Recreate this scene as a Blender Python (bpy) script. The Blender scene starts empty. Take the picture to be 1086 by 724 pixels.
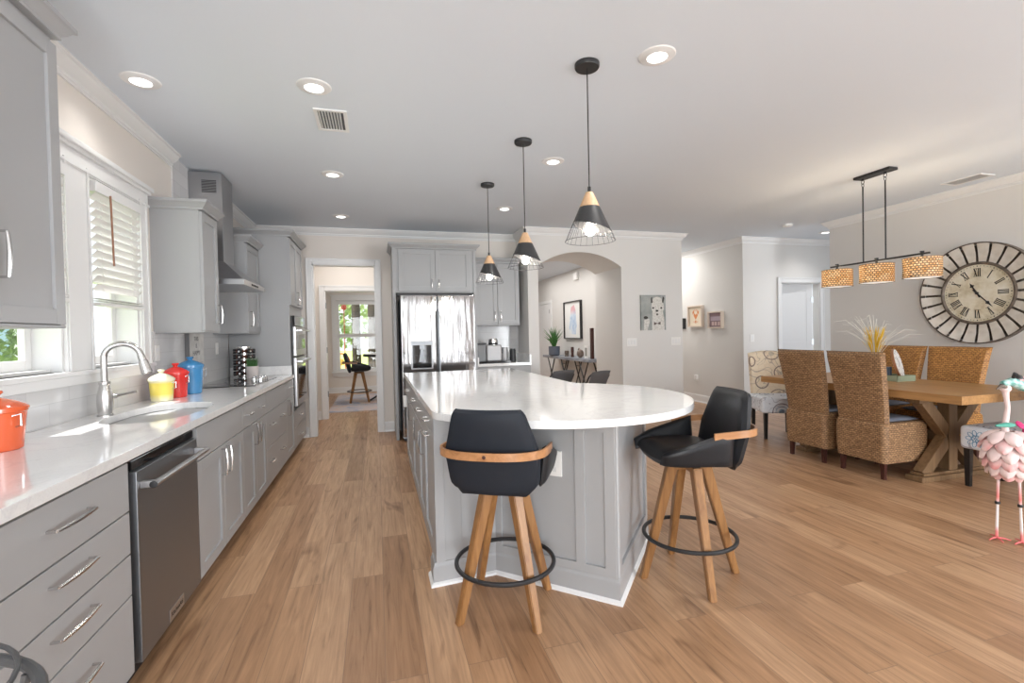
import bpy, bmesh, math, random
from mathutils import Vector, Matrix
random.seed(7)
PI = math.pi
S = bpy.context.scene
COL = S.collection

# ------------------------------------------------------------------ camera
YAW, PITCH, ROLL, FPX, EYE = .2754, -.0169, .02116, 506.42, 1.3055
Fv = Vector((math.sin(YAW)*math.cos(PITCH), math.cos(YAW)*math.cos(PITCH), math.sin(PITCH)))
r0 = Vector((math.cos(YAW), -math.sin(YAW), 0)); u0 = r0.cross(Fv)
Rv = r0*math.cos(ROLL)-u0*math.sin(ROLL); Uv = u0*math.cos(ROLL)+r0*math.sin(ROLL)
cd = bpy.data.cameras.new('camera'); cam = bpy.data.objects.new('camera', cd); COL.objects.link(cam)
cd.sensor_width = 36; cd.lens = FPX*36/1086; cd.clip_start = .02; cd.clip_end = 200
mw = Matrix((Rv, Uv, -Fv)).transposed().to_4x4(); mw.translation = (0, 0, EYE)
cam.matrix_world = mw
S.camera = cam
S.view_settings.view_transform = 'Standard'; S.view_settings.look = 'None'
S.view_settings.gamma = 1; S.view_settings.exposure = 0.32
S.view_settings.use_curve_mapping = False

# ------------------------------------------------------------------ world, sun, area lights
W = bpy.data.worlds.new('world'); S.world = W; W.use_nodes = True
bg = W.node_tree.nodes['Background']; bg.inputs[0].default_value = (.84, .92, 1, 1); bg.inputs[1].default_value = 1.6
def light(name, kind, loc, energy, color=(1, 1, 1), size=None, sizey=None, target=None, spot=None, radius=None):
    d = bpy.data.lights.new(name, kind); d.energy = energy; d.color = color
    o = bpy.data.objects.new(name, d); COL.objects.link(o); o.location = loc
    if kind == 'AREA':
        d.shape = 'RECTANGLE'; d.size = size; d.size_y = sizey or size
    if spot: d.spot_size = spot; d.spot_blend = 1
    if radius is not None: d.shadow_soft_size = radius
    if target is not None: o.rotation_euler = (Vector(target)-Vector(loc)).to_track_quat('-Z', 'Y').to_euler()
    return o
sun = light('sun', 'SUN', (-5, 2, 8), 7.0, (1, .97, .92), target=(-5+.56*2, 2+.10*2, 6)); sun.data.angle = .01
for k, (x, w_, p_) in enumerate(((-.55, 1.3, 95), (.95, .10, 5), (1.33, .10, 5), (1.95, .12, 6), (2.55, .10, 5), (4.85, 1.6, 150))):
    light('rear_fill_panel', 'AREA', (x, -2.33, 1.2), p_, (.95, .975, 1), w_, 2.2, target=(x, 4, 1.2))  # unseen panels added behind the camera; narrow strips make the fridge streaks

# ------------------------------------------------------------------ materials
def mat(name, col, rough=.5, metal=0., coat=0., spec=None, emit=None, estr=0., bump=None, sheen=0.):
    m = bpy.data.materials.new(name); m.use_nodes = True
    nt = m.node_tree; b = nt.nodes['Principled BSDF']
    b.inputs['Base Color'].default_value = (*col, 1); b.inputs['Roughness'].default_value = rough
    b.inputs['Metallic'].default_value = metal; b.inputs['Coat Weight'].default_value = coat
    if spec is not None: b.inputs['Specular IOR Level'].default_value = spec
    if emit: b.inputs['Emission Color'].default_value = (*emit, 1); b.inputs['Emission Strength'].default_value = estr
    b.inputs['Sheen Weight'].default_value = sheen
    if bump:
        sc, st = bump[0], bump[1]
        n = nt.nodes.new('ShaderNodeTexNoise'); n.inputs['Scale'].default_value = sc; n.inputs['Detail'].default_value = 3
        t = nt.nodes.new('ShaderNodeTexCoord'); nt.links.new(t.outputs['Object'], n.inputs['Vector'])
        bp = nt.nodes.new('ShaderNodeBump'); bp.inputs['Strength'].default_value = st; bp.inputs['Distance'].default_value = .002
        nt.links.new(n.outputs['Fac'], bp.inputs['Height']); nt.links.new(bp.outputs['Normal'], b.inputs['Normal'])
    return m
def ramp(nt, fac, stops, interp='LINEAR'):
    r = nt.nodes.new('ShaderNodeValToRGB'); r.color_ramp.interpolation = interp
    e = r.color_ramp.elements
    while len(e) < len(stops): e.new(.5)
    for i, (p, c) in enumerate(stops): e[i].position = p; e[i].color = (*c, 1)
    nt.links.new(fac, r.inputs[0]); return r.outputs[0]
def mapping(nt, scale=(1, 1, 1), rot=(0, 0, 0), coord='Object'):
    t = nt.nodes.new('ShaderNodeTexCoord'); mp = nt.nodes.new('ShaderNodeMapping')
    mp.inputs['Scale'].default_value = scale; mp.inputs['Rotation'].default_value = rot
    nt.links.new(t.outputs[coord], mp.inputs[0]); return mp.outputs[0]
def noise(nt, vec, scale, detail=4, rough=.5, dist=0):
    n = nt.nodes.new('ShaderNodeTexNoise'); n.inputs['Scale'].default_value = scale; n.inputs['Detail'].default_value = detail
    n.inputs['Roughness'].default_value = rough; n.inputs['Distortion'].default_value = dist
    nt.links.new(vec, n.inputs['Vector']); return n.outputs['Fac']
def mixc(nt, a, b, fac, mode='MIX'):
    m = nt.nodes.new('ShaderNodeMix'); m.data_type = 'RGBA'; m.blend_type = mode
    for sock, v in ((m.inputs[6], a), (m.inputs[7], b)):
        if isinstance(v, tuple): sock.default_value = (*v, 1)
        else: nt.links.new(v, sock)
    if isinstance(fac, float): m.inputs[0].default_value = fac
    else: nt.links.new(fac, m.inputs[0])
    return m.outputs[2]
def bumpn(nt, h, st, dist=.003):
    bp = nt.nodes.new('ShaderNodeBump'); bp.inputs['Strength'].default_value = st; bp.inputs['Distance'].default_value = dist
    nt.links.new(h, bp.inputs['Height']); nt.links.new(bp.outputs[0], nt.nodes['Principled BSDF'].inputs['Normal'])
def setc(m, sock): m.node_tree.links.new(sock, m.node_tree.nodes['Principled BSDF'].inputs['Base Color'])

def wood(name, c1, c2, axis=2, rough=.45, scale=1., coat=0.):
    m = mat(name, c1, rough, coat=coat); nt = m.node_tree
    sc = [26*scale]*3; sc[axis] = 1.6*scale
    f = noise(nt, mapping(nt, tuple(sc)), 1.5, 5, .6, .6)
    setc(m, ramp(nt, f, [(.3, c2), (.7, c1)])); bumpn(nt, f, .12, .001)
    return m
def noisy(name, c1, c2, scale, rough=.5, metal=0., lo=.35, hi=.65, st=0.):
    m = mat(name, c1, rough, metal); nt = m.node_tree
    f = noise(nt, mapping(nt), scale, 4)
    setc(m, ramp(nt, f, [(lo, c1), (hi, c2)]))
    if st: bumpn(nt, f, st)
    return m

M = {}
M['wall'] = mat('greige_wall_paint', (.70, .685, .665), .8, bump=(220, .08))
M['wallcream'] = mat('cream_wall_paint', (.76, .71, .66), .8, bump=(220, .08))
M['ceiling'] = mat('white_ceiling_paint', (.69, .74, .80), .9, bump=(150, .1))
M['trim'] = mat('white_trim_paint', (.78, .78, .78), .35)
M['door'] = mat('white_door_paint', (.77, .775, .785), .4)
M['cab'] = mat('grey_cabinet_paint', (.37, .375, .383), .38)
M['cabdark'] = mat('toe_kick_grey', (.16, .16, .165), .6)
M['black'] = mat('black_metal', (.018, .018, .02), .4)
M['blackgloss'] = mat('black_glass', (.012, .012, .014), .06, coat=.5)
M['plasticwhite'] = mat('white_plastic', (.82, .81, .79), .35)
M['steel'] = mat('brushed_steel', (.55, .55, .56), .28, 1.)
M['sinksteel'] = mat('sink_steel', (.34, .345, .35), .3, 1.)
M['nickel'] = mat('satin_nickel', (.62, .61, .60), .25, 1.)
M['chrome'] = mat('chrome', (.8, .8, .8), .08, 1.)
M['darksteel'] = mat('dark_brushed_steel', (.30, .315, .335), .42, 1.)
M['leather'] = mat('black_leather', (.012, .013, .016), .40, spec=.35, bump=(120, .25))
M['fabricnavy'] = mat('dark_navy_upholstery', (.014, .018, .026), .6, spec=.3, bump=(300, .3))
M['walnut'] = wood('walnut', (.36, .18, .065), (.21, .095, .032), 2, .35)
M['bentwood'] = wood('bentwood_walnut', (.50, .25, .11), (.33, .15, .06), 1, .3)
M['lightwood'] = wood('light_turned_wood', (.72, .48, .30), (.55, .34, .19), 2, .5)
M['tablewood'] = wood('rustic_oak', (.50, .275, .105), (.33, .165, .06), 1, .4)
M['pedwood'] = wood('aged_oak', (.235, .14, .068), (.14, .08, .036), 2, .55)
M['darkleg'] = mat('dark_red_brown_wood', (.055, .016, .012), .35)
M['blackleg'] = mat('black_wood', (.012, .010, .010), .35)
M['bulb'] = mat('lit_bulb', (1, 1, 1), .3, emit=(1, .93, .82), estr=9)
M['can'] = mat('lit_led_lens', (1, 1, 1), .3, emit=(1, .98, .95), estr=3.2)
M['soil'] = mat('dark_soil', (.03, .02, .015), .9)
M['green'] = noisy('green_leaf', (.03, .12, .025), (.08, .22, .05), 30, .5)
M['foil'] = mat('foliage', (.28, .42, .05), .55)
def _fol():
    m = M['foil']; nt = m.node_tree
    setc(m, ramp(nt, noise(nt, mapping(nt), 9, 3), [(.3, (.20, .32, .03)), (.48, (.50, .58, .07)), (.66, (.80, .78, .20))]))
_fol()
def m_glass():
    m = bpy.data.materials.new('window_glass'); m.use_nodes = True; nt = m.node_tree; nt.nodes.clear()
    o = nt.nodes.new('ShaderNodeOutputMaterial'); mx = nt.nodes.new('ShaderNodeMixShader')
    t = nt.nodes.new('ShaderNodeBsdfTransparent'); g = nt.nodes.new('ShaderNodeBsdfGlossy'); g.inputs['Roughness'].default_value = .01
    lw = nt.nodes.new('ShaderNodeLayerWeight'); lw.inputs[0].default_value = .5
    pw_ = nt.nodes.new('ShaderNodeMath'); pw_.operation = 'POWER'; pw_.inputs[1].default_value = 5; nt.links.new(lw.outputs['Facing'], pw_.inputs[0])
    f = nt.nodes.new('ShaderNodeMath'); f.operation = 'MULTIPLY_ADD'; f.inputs[1].default_value = .4; f.inputs[2].default_value = .03; nt.links.new(pw_.outputs[0], f.inputs[0])
    nt.links.new(f.outputs[0], mx.inputs[0]); nt.links.new(t.outputs[0], mx.inputs[1]); nt.links.new(g.outputs[0], mx.inputs[2])
    nt.links.new(mx.outputs[0], o.inputs[0]); return m
M['glass'] = m_glass()
def m_floor():
    m = mat('oak_plank_floor', (.5, .33, .2), .34); nt = m.node_tree
    t = nt.nodes.new('ShaderNodeTexCoord'); mp = nt.nodes.new('ShaderNodeMapping'); mp.inputs['Rotation'].default_value = (0, 0, PI/2)
    nt.links.new(t.outputs['Object'], mp.inputs[0])
    br = nt.nodes.new('ShaderNodeTexBrick'); nt.links.new(mp.outputs[0], br.inputs['Vector'])
    br.inputs['Scale'].default_value = 1; br.inputs['Brick Width'].default_value = 1.35; br.inputs['Row Height'].default_value = .158
    br.inputs['Mortar Size'].default_value = .0016; br.inputs['Mortar Smooth'].default_value = .3; br.offset = .37; br.offset_frequency = 2
    br.inputs['Color1'].default_value = (0, 0, 0, 1); br.inputs['Color2'].default_value = (1, 1, 1, 1); br.inputs['Mortar'].default_value = (.5, .5, .5, 1)
    base = ramp(nt, br.outputs['Color'], [(0, (.36, .200, .105)), (.5, (.445, .262, .145)), (1, (.52, .325, .19))])
    # per plank shift of the grain
    add = nt.nodes.new('ShaderNodeVectorMath'); add.operation = 'ADD'
    sc = nt.nodes.new('ShaderNodeVectorMath'); sc.operation = 'SCALE'; sc.inputs[3].default_value = 7
    nt.links.new(br.outputs['Color'], sc.inputs[0]); nt.links.new(mapping(nt, (24, 1.3, 1)), add.inputs[0]); nt.links.new(sc.outputs[0], add.inputs[1])
    g = noise(nt, add.outputs[0], 1.6, 7, .62, .9)
    gc = ramp(nt, g, [(.26, (.34, .28, .24)), (.42, (.80, .76, .73)), (.7, (1.18, 1.17, 1.16))])
    c = mixc(nt, base, gc, .85, 'MULTIPLY')
    add2 = nt.nodes.new('ShaderNodeVectorMath'); add2.operation = 'ADD'
    nt.links.new(mapping(nt, (4.5, 1.0, 1)), add2.inputs[0]); nt.links.new(sc.outputs[0], add2.inputs[1])
    k = noise(nt, add2.outputs[0], 1.3, 3, .5, 1.2)
    kc = ramp(nt, k, [(.26, (.42, .34, .29)), (.37, (1, 1, 1))])
    c = mixc(nt, c, kc, .8, 'MULTIPLY')
    c = mixc(nt, c, (.25, .15, .09), br.outputs['Fac'])
    setc(m, c)
    rr = ramp(nt, g, [(.3, (.42, .42, .42)), (.7, (.30, .30, .30))]); nt.links.new(rr, nt.nodes['Principled BSDF'].inputs['Roughness'])
    bumpn(nt, g, .06, .001)
    return m
M['floor'] = m_floor()
def m_quartz():
    m = mat('white_quartz', (.80, .80, .80), .10, coat=.3); nt = m.node_tree
    a = noise(nt, mapping(nt), 2.2, 8, .6, 1.4)
    v = ramp(nt, a, [(.47, (.80, .80, .80)), (.5, (.74, .74, .75)), (.53, (.80, .80, .80))])
    s = noise(nt, mapping(nt), 160, 2)
    setc(m, mixc(nt, v, ramp(nt, s, [(.33, (.95, .95, .95)), (.5, (1, 1, 1))]), 1.0, 'MULTIPLY')); return m
M['quartz'] = m_quartz()
def m_tile(name, bw, rh, rot, c, gr, rough=.12):
    m = mat(name, c, rough); nt = m.node_tree
    br = nt.nodes.new('ShaderNodeTexBrick'); nt.links.new(mapping(nt, (1, 1, 1), rot), br.inputs['Vector'])
    br.inputs['Scale'].default_value = 1; br.inputs['Brick Width'].default_value = bw; br.inputs['Row Height'].default_value = rh
    br.inputs['Mortar Size'].default_value = .0022; br.inputs['Mortar Smooth'].default_value = .3
    br.inputs['Color1'].default_value = (*c, 1); br.inputs['Color2'].default_value = (c[0]*.93, c[1]*.93, c[2]*.94, 1); br.inputs['Mortar'].default_value = (*gr, 1)
    setc(m, br.outputs['Color']); bumpn(nt, br.outputs['Fac'], -.4, .001); return m
# left wall lies in the YZ plane: bring (y, z) onto (x, y)
M['tile'] = m_tile('grey_white_subway_tile', .305, .102, (PI/2, 0, PI/2), (.66, .66, .665), (.54, .54, .545))
M['tileback'] = m_tile('white_subway_tile', .305, .102, (PI/2, 0, 0), (.74, .745, .75), (.6, .6, .6))
def _fix_tile():
    # texture vectors built explicitly so the rows run level on each wall
    for key, order in (('tile', (1, 2)), ('tileback', (0, 2))):
        nt = M[key].node_tree
        br = [n for n in nt.nodes if n.type == 'TEX_BRICK'][0]
        t = nt.nodes.new('ShaderNodeTexCoord'); s = nt.nodes.new('ShaderNodeSeparateXYZ'); c = nt.nodes.new('ShaderNodeCombineXYZ')
        nt.links.new(t.outputs['Object'], s.inputs[0])
        nt.links.new(s.outputs[order[0]], c.inputs[0]); nt.links.new(s.outputs[order[1]], c.inputs[1])
        nt.links.new(c.outputs[0], br.inputs['Vector'])
_fix_tile()
def m_wicker(name, c1, c2, c3):
    m = mat(name, c1, .6); nt = m.node_tree
    t = nt.nodes.new('ShaderNodeTexCoord'); s = nt.nodes.new('ShaderNodeSeparateXYZ'); nt.links.new(t.outputs['Object'], s.inputs[0])
    ad = nt.nodes.new('ShaderNodeMath'); ad.operation = 'ADD'; nt.links.new(s.outputs[0], ad.inputs[0]); nt.links.new(s.outputs[1], ad.inputs[1])
    c = nt.nodes.new('ShaderNodeCombineXYZ'); nt.links.new(ad.outputs[0], c.inputs[0]); nt.links.new(s.outputs[2], c.inputs[1])
    v2 = nt.nodes.new('ShaderNodeVectorMath'); v2.operation = 'ADD'
    nz = nt.nodes.new('ShaderNodeTexNoise'); nz.inputs['Scale'].default_value = 30; nt.links.new(t.outputs['Object'], nz.inputs['Vector'])
    sc = nt.nodes.new('ShaderNodeVectorMath'); sc.operation = 'SCALE'; sc.inputs[3].default_value = .012
    nt.links.new(nz.outputs['Color'], sc.inputs[0]); nt.links.new(c.outputs[0], v2.inputs[0]); nt.links.new(sc.outputs[0], v2.inputs[1])
    br = nt.nodes.new('ShaderNodeTexBrick'); nt.links.new(v2.outputs[0], br.inputs['Vector'])
    br.inputs['Scale'].default_value = 1; br.inputs['Brick Width'].default_value = .034; br.inputs['Row Height'].default_value = .0165
    br.inputs['Mortar Size'].default_value = .0036; br.inputs['Mortar Smooth'].default_value = 1.
    br.inputs['Color1'].default_value = (*c1, 1); br.inputs['Color2'].default_value = (*c2, 1); br.inputs['Mortar'].default_value = (*c3, 1)
    f = noise(nt, mapping(nt), 60, 3)
    setc(m, mixc(nt, br.outputs['Color'], ramp(nt, f, [(.3, (.55, .5, .45)), (.6, (1.1, 1.08, 1.05))]), .8, 'MULTIPLY'))
    bumpn(nt, br.outputs['Fac'], -1., .006); return m
M['wicker'] = m_wicker('woven_seagrass', (.44, .265, .135), (.29, .165, .08), (.075, .038, .018))
M['wickerlit'] = m_wicker('woven_seagrass_warm_lit', (.60, .30, .085), (.44, .205, .055), (.13, .055, .016))  # same seagrass with warm light put into the weave colour
def m_floral(name, base, ink1, ink2, scale):
    m = mat(name, base, .75, bump=None); nt = m.node_tree
    v = nt.nodes.new('ShaderNodeTexVoronoi'); v.inputs['Scale'].default_value = scale
    nt.links.new(mapping(nt), v.inputs['Vector'])
    d = v.outputs['Distance']
    rings = ramp(nt, d, [(0, ink1), (.10, ink1), (.13, base), (.22, base), (.25, ink1), (.28, base), (.36, base), (.385, ink2), (.42, base)], 'CONSTANT')
    n = noise(nt, mapping(nt), scale*1.2, 1, .4, 1.6)
    vine = ramp(nt, n, [(.485, base), (.495, ink2), (.52, base)], 'CONSTANT')
    v3 = nt.nodes.new('ShaderNodeTexVoronoi'); v3.feature = 'DISTANCE_TO_EDGE'; v3.inputs['Scale'].default_value = scale*5
    nt.links.new(mapping(nt), v3.inputs['Vector'])
    petal = ramp(nt, v3.outputs['Distance'], [(0, base), (.05, (1, 1, 1))], 'CONSTANT')
    c = mixc(nt, rings, vine, .5, 'DARKEN'); c = mixc(nt, c, petal, .25, 'MULTIPLY')
    setc(m, c); return m
M['floralcream'] = m_floral('cream_floral_fabric', (.80, .68, .52), (.55, .48, .38), (.25, .19, .17), 3.6)
M['floralblue'] = m_floral('white_blue_floral_fabric', (.80, .83, .88), (.30, .42, .56), (.16, .14, .20), 4.2)
M['cushion'] = mat('blue_grey_cushion', (.24, .27, .34), .8, bump=(300, .3))
M['cushiondark'] = mat('dark_grey_cushion', (.05, .055, .065), .8)

# ------------------------------------------------------------------ mesh builder
class MB:
    def __init__(s, mtx=None): s.bm = bmesh.new(); s.M = mtx or Matrix()
    def _add(s, verts, faces, mi=0):
        vs = [s.bm.verts.new(s.M @ Vector(v)) for v in verts]
        out = []
        for f in faces:
            try: q = s.bm.faces.new([vs[i] for i in f]); q.material_index = mi; out.append(q)
            except ValueError: pass
        return vs, out
    def box(s, a, b, bev=0., mi=0, seg=2):
        x0, y0, z0 = [min(p, q) for p, q in zip(a, b)]; x1, y1, z1 = [max(p, q) for p, q in zip(a, b)]
        t = bmesh.new()
        vs = [t.verts.new(p) for p in ((x0, y0, z0), (x1, y0, z0), (x1, y1, z0), (x0, y1, z0), (x0, y0, z1), (x1, y0, z1), (x1, y1, z1), (x0, y1, z1))]
        for f in ((0, 3, 2, 1), (4, 5, 6, 7), (0, 1, 5, 4), (1, 2, 6, 5), (2, 3, 7, 6), (3, 0, 4, 7)): t.faces.new([vs[i] for i in f])
        if bev: bmesh.ops.bevel(t, geom=t.edges[:], offset=min(bev, .49*min(x1-x0, y1-y0, z1-z0)), segments=seg, affect='EDGES', profile=.5)
        s._merge(t, mi)
        return s
    def _merge(s, t, mi=0):
        t.verts.index_update()
        s._add([v.co.copy() for v in t.verts], [[v.index for v in f.verts] for f in t.faces], mi); t.free()
    def lathe(s, prof, c=(0, 0, 0), n=24, mi=0, caps=True):
        V = []; F = []
        for (r, z) in prof:
            for k in range(n):
                a = 2*PI*k/n; V.append((c[0]+r*math.cos(a), c[1]+r*math.sin(a), c[2]+z))
        m = len(prof)
        for i in range(m-1):
            for k in range(n):
                F.append((i*n+k, i*n+(k+1) % n, (i+1)*n+(k+1) % n, (i+1)*n+k))
        if caps:
            if prof[0][0] > 1e-5: F.append(tuple(range(n))[::-1])
            if prof[-1][0] > 1e-5: F.append(tuple(range((m-1)*n, m*n)))
        vs, fs = s._add(V, F, mi)
        bmesh.ops.remove_doubles(s.bm, verts=vs, dist=1e-6); return s
    def tube(s, pts, r, n=8, closed=False, mi=0, sx=1.):
        pts = [Vector(p) for p in pts]; m = len(pts); R = r if isinstance(r, (list, tuple)) else [r]*m
        V = []; F = []; up = None
        for i, p in enumerate(pts):
            if closed: t = (pts[(i+1) % m]-pts[i-1])
            else: t = pts[min(i+1, m-1)]-pts[max(i-1, 0)]
            t.normalize()
            if up is None:
                up = Vector((0, 0, 1)) if abs(t.z) < .9 else Vector((1, 0, 0))
            a = t.cross(up); a.normalize(); b = a.cross(t); b.normalize(); up = b
            for k in range(n):
                w = 2*PI*k/n+PI/n; V.append(p+a*(R[i]*sx*math.cos(w))+b*(R[i]*math.sin(w)))
        for i in range(m if closed else m-1):
            j = (i+1) % m
            for k in range(n): F.append((i*n+k, i*n+(k+1) % n, j*n+(k+1) % n, j*n+k))
        if not closed: F.append(tuple(range(n))[::-1]); F.append(tuple(range((m-1)*n, m*n)))
        s._add(V, F, mi); return s
    def ribbon(s, pts, h, t, mi=0):      # flat band standing upright along a level path
        pts = [Vector(p) for p in pts]; m = len(pts); V = []; F = []
        for i, p in enumerate(pts):
            d = pts[min(i+1, m-1)]-pts[max(i-1, 0)]; d.z = 0; d.normalize(); n = Vector((-d.y, d.x, 0))
            V += [p-n*t/2-Vector((0, 0, h/2)), p+n*t/2-Vector((0, 0, h/2)), p+n*t/2+Vector((0, 0, h/2)), p-n*t/2+Vector((0, 0, h/2))]
        for i in range(m-1):
            for k in range(4): F.append((i*4+k, i*4+(k+1) % 4, i*4+4+(k+1) % 4, i*4+4+k))
        F += [(0, 3, 2, 1), tuple(range(m*4-4, m*4))]
        s._add(V, F, mi); return s
    def prism(s, poly, z0, z1, mi=0, bev=0., holes=None):   # poly in local XY, extruded along Z
        t = bmesh.new()
        loops = [poly]+(holes or [])
        es = []
        for lp in loops:
            vs = [t.verts.new((x, y, z0)) for x, y in lp]
            es += [t.edges.new((vs[i], vs[(i+1) % len(vs)])) for i in range(len(vs))]
        if holes: bmesh.ops.triangle_fill(t, edges=es, use_beauty=True)
        else: t.faces.new(t.verts[:])
        r = bmesh.ops.extrude_face_region(t, geom=t.faces[:])
        bmesh.ops.translate(t, verts=[v for v in r['geom'] if isinstance(v, bmesh.types.BMVert)], vec=(0, 0, z1-z0))
        bmesh.ops.recalc_face_normals(t, faces=t.faces[:])
        if bev:
            ed = [e for e in t.edges if len(e.link_faces) == 2 and e.calc_face_angle(0) > .5 and abs(e.verts[0].co.z-e.verts[1].co.z) < 1e-6]
            bmesh.ops.bevel(t, geom=ed, offset=bev, segments=2, affect='EDGES', profile=.5)
        s._merge(t, mi); return s
    def pillow(s, P, T, nu=12, nv=12, p=6, mi=0):
        def pt(u, v): return Vector(P(u, v))
        A = []; B = []
        for i in range(nu+1):
            for j in range(nv+1):
                u = -1+2*i/nu; v = -1+2*j/nv
                u = math.sin(u*PI/2)*.5+u*.5; v = math.sin(v*PI/2)*.5+v*.5
                e = 1e-3; du = pt(min(1, u+e), v)-pt(max(-1, u-e), v); dv = pt(u, min(1, v+e))-pt(u, max(-1, v-e))
                n = du.cross(dv)
                n = n.normalized() if n.length > 1e-12 else Vector((0, 0, 1))
                o = T/2*math.sqrt(max(0, (1-abs(u)**p)*(1-abs(v)**p)))
                c = pt(u, v); A.append(c+n*o); B.append(c-n*o)
        N = len(A); F = []
        for i in range(nu):
            for j in range(nv):
                a = i*(nv+1)+j; b = a+nv+1
                F.append((a, b, b+1, a+1)); F.append((N+a, N+a+1, N+b+1, N+b))
        vs, fs = s._add(A+B, F, mi); bmesh.ops.remove_doubles(s.bm, verts=vs, dist=1e-6)
        return s
    def ball(s, c, r, n=12, sc=(1, 1, 1), mi=0):
        V = []; F = []; m = n//2+1
        prof = [(math.sin(PI*i/(m)), -math.cos(PI*i/m)) for i in range(m+1)]
        for (a, z) in prof:
            for k in range(n): V.append((c[0]+r*sc[0]*a*math.cos(2*PI*k/n), c[1]+r*sc[1]*a*math.sin(2*PI*k/n), c[2]+r*sc[2]*z))
        for i in range(m):
            for k in range(n): F.append((i*n+k, i*n+(k+1) % n, (i+1)*n+(k+1) % n, (i+1)*n+k))
        vs, _ = s._add(V, F, mi); bmesh.ops.remove_doubles(s.bm, verts=vs, dist=1e-6); return s
    def text(s, txt, size, mtx, ext=.0006, mi=0, align='CENTER'):
        cu = bpy.data.curves.new('lettering', 'FONT'); cu.body = txt; cu.size = size; cu.extrude = ext; cu.align_x = align; cu.align_y = 'CENTER'
        o = bpy.data.objects.new('lettering', cu); COL.objects.link(o)
        me = bpy.data.meshes.new_from_object(o.evaluated_get(bpy.context.evaluated_depsgraph_get()))
        keep = s.M; s.M = keep @ mtx
        s._add([v.co.copy() for v in me.vertices], [list(p.vertices) for p in me.polygons], mi)
        s.M = keep; bpy.data.objects.remove(o); bpy.data.curves.remove(cu); bpy.data.meshes.remove(me); return s
    def build(s, name, m, parent=None, loc=None, rot=None, smooth=.6):
        bm = s.bm
        bmesh.ops.recalc_face_normals(bm, faces=bm.faces[:])
        if smooth:
            for f in bm.faces: f.smooth = True
            for e in bm.edges:
                if len(e.link_faces) != 2 or e.calc_face_angle(0) > smooth: e.smooth = False
        me = bpy.data.meshes.new(name); bm.to_mesh(me); bm.free()
        for q in (m if isinstance(m, (list, tuple)) else [m]): me.materials.append(q)
        o = bpy.data.objects.new(name, me); COL.objects.link(o)
        if smooth and len(me.polygons) < 20000:
            wn = o.modifiers.new('weighted_normals', 'WEIGHTED_NORMAL'); wn.keep_sharp = True; wn.weight = 80
        if parent: o.parent = parent
        if loc: o.location = loc
        if rot: o.rotation_euler = rot
        return o
def tag(o, label=None, cat=None, group=None, kind=None):
    if label: o['label'] = label
    if cat: o['category'] = cat
    if group: o['group'] = group
    if kind: o['kind'] = kind
    return o
def thing(name, label, cat, loc=(0, 0, 0), rz=0., group=None):
    o = bpy.data.objects.new(name, None); COL.objects.link(o); o.location = loc; o.rotation_euler = (0, 0, rz); o.empty_display_size = .1
    return tag(o, label, cat, group)
def copy_tree(o, parent=None):
    c = o.copy(); COL.objects.link(c); c.parent = parent
    for ch in list(o.children): copy_tree(ch, c)
    return c
def again(o, loc, rz=0., label=None, group=None):
    c = copy_tree(o); c.location = loc; c.rotation_euler = (0, 0, rz)
    if label: c['label'] = label
    if group: c['group'] = group
    return c
def struct(o): o['kind'] = 'structure'; return o
def fr(A, B, z=0.):     # frame: origin A, local X along A->B, local -Y to the right-hand... outward side
    A = Vector((*A, z)); d = Vector((B[0]-A.x, B[1]-A.y, 0)).normalized()
    m = Matrix((d, Vector((-d.y, d.x, 0)), Vector((0, 0, 1)))).transposed().to_4x4(); m.translation = A; return m
def RX(a): return Matrix.Rotation(a, 4, 'X')
def RY(a): return Matrix.Rotation(a, 4, 'Y')
def RZ(a): return Matrix.Rotation(a, 4, 'Z')
def T(x, y, z): return Matrix.Translation((x, y, z))

# ------------------------------------------------------------------ room shell
H = 2.74
YB, YA = 6.75, 6.22
struct(MB().box((-1.65, -2.4, -.05), (8.2, 13.2, 0)).build('floor', M['floor'], smooth=0))
struct(MB().box((-1.65, -2.4, H), (8.2, 13.2, H+.05)).build('ceiling', M['ceiling'], smooth=0))
def wall_x(mb, x0, x1, y0, y1, holes, z1=H):        # wall slab between x0..x1 running along y, rectangular holes (ya,yb,za,zb)
    ys = sorted({y0, y1, *[h[0] for h in holes], *[h[1] for h in holes]})
    for a, b in zip(ys, ys[1:]):
        hs = [h for h in holes if h[0] <= a+1e-6 and h[1] >= b-1e-6]
        z = 0
        for h in sorted(hs, key=lambda q: q[2]):
            if h[2] > z: mb.box((x0, a, z), (x1, b, h[2]))
            z = h[3]
        if z < z1: mb.box((x0, a, z), (x1, b, z1))
def wall_y(mb, y0, y1, x0, x1, holes, z1=H):
    xs = sorted({x0, x1, *[h[0] for h in holes], *[h[1] for h in holes]})
    for a, b in zip(xs, xs[1:]):
        hs = [h for h in holes if h[0] <= a+1e-6 and h[1] >= b-1e-6]
        z = 0
        for h in sorted(hs, key=lambda q: q[2]):
            if h[2] > z: mb.box((a, y0, z), (b, y1, h[2]))
            z = h[3]
        if z < z1: mb.box((a, y0, z), (b, y1, z1))
XW = -1.5
WIN = [(2.33, 2.89), (3.12, 3.68)]
m = MB(); wall_x(m, XW-.15, XW, -2.4, YB+.12, [(a, b, 1.16, 2.21) for a, b in WIN]); struct(m.build('wall_left', M['wallcream'], smooth=0))
m = MB(); wall_y(m, YB, YB+.12, XW, 2.0, [(-.80, -.005, 0, 2.27)]); struct(m.build('wall_back', M['wallcream'], smooth=0))
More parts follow.
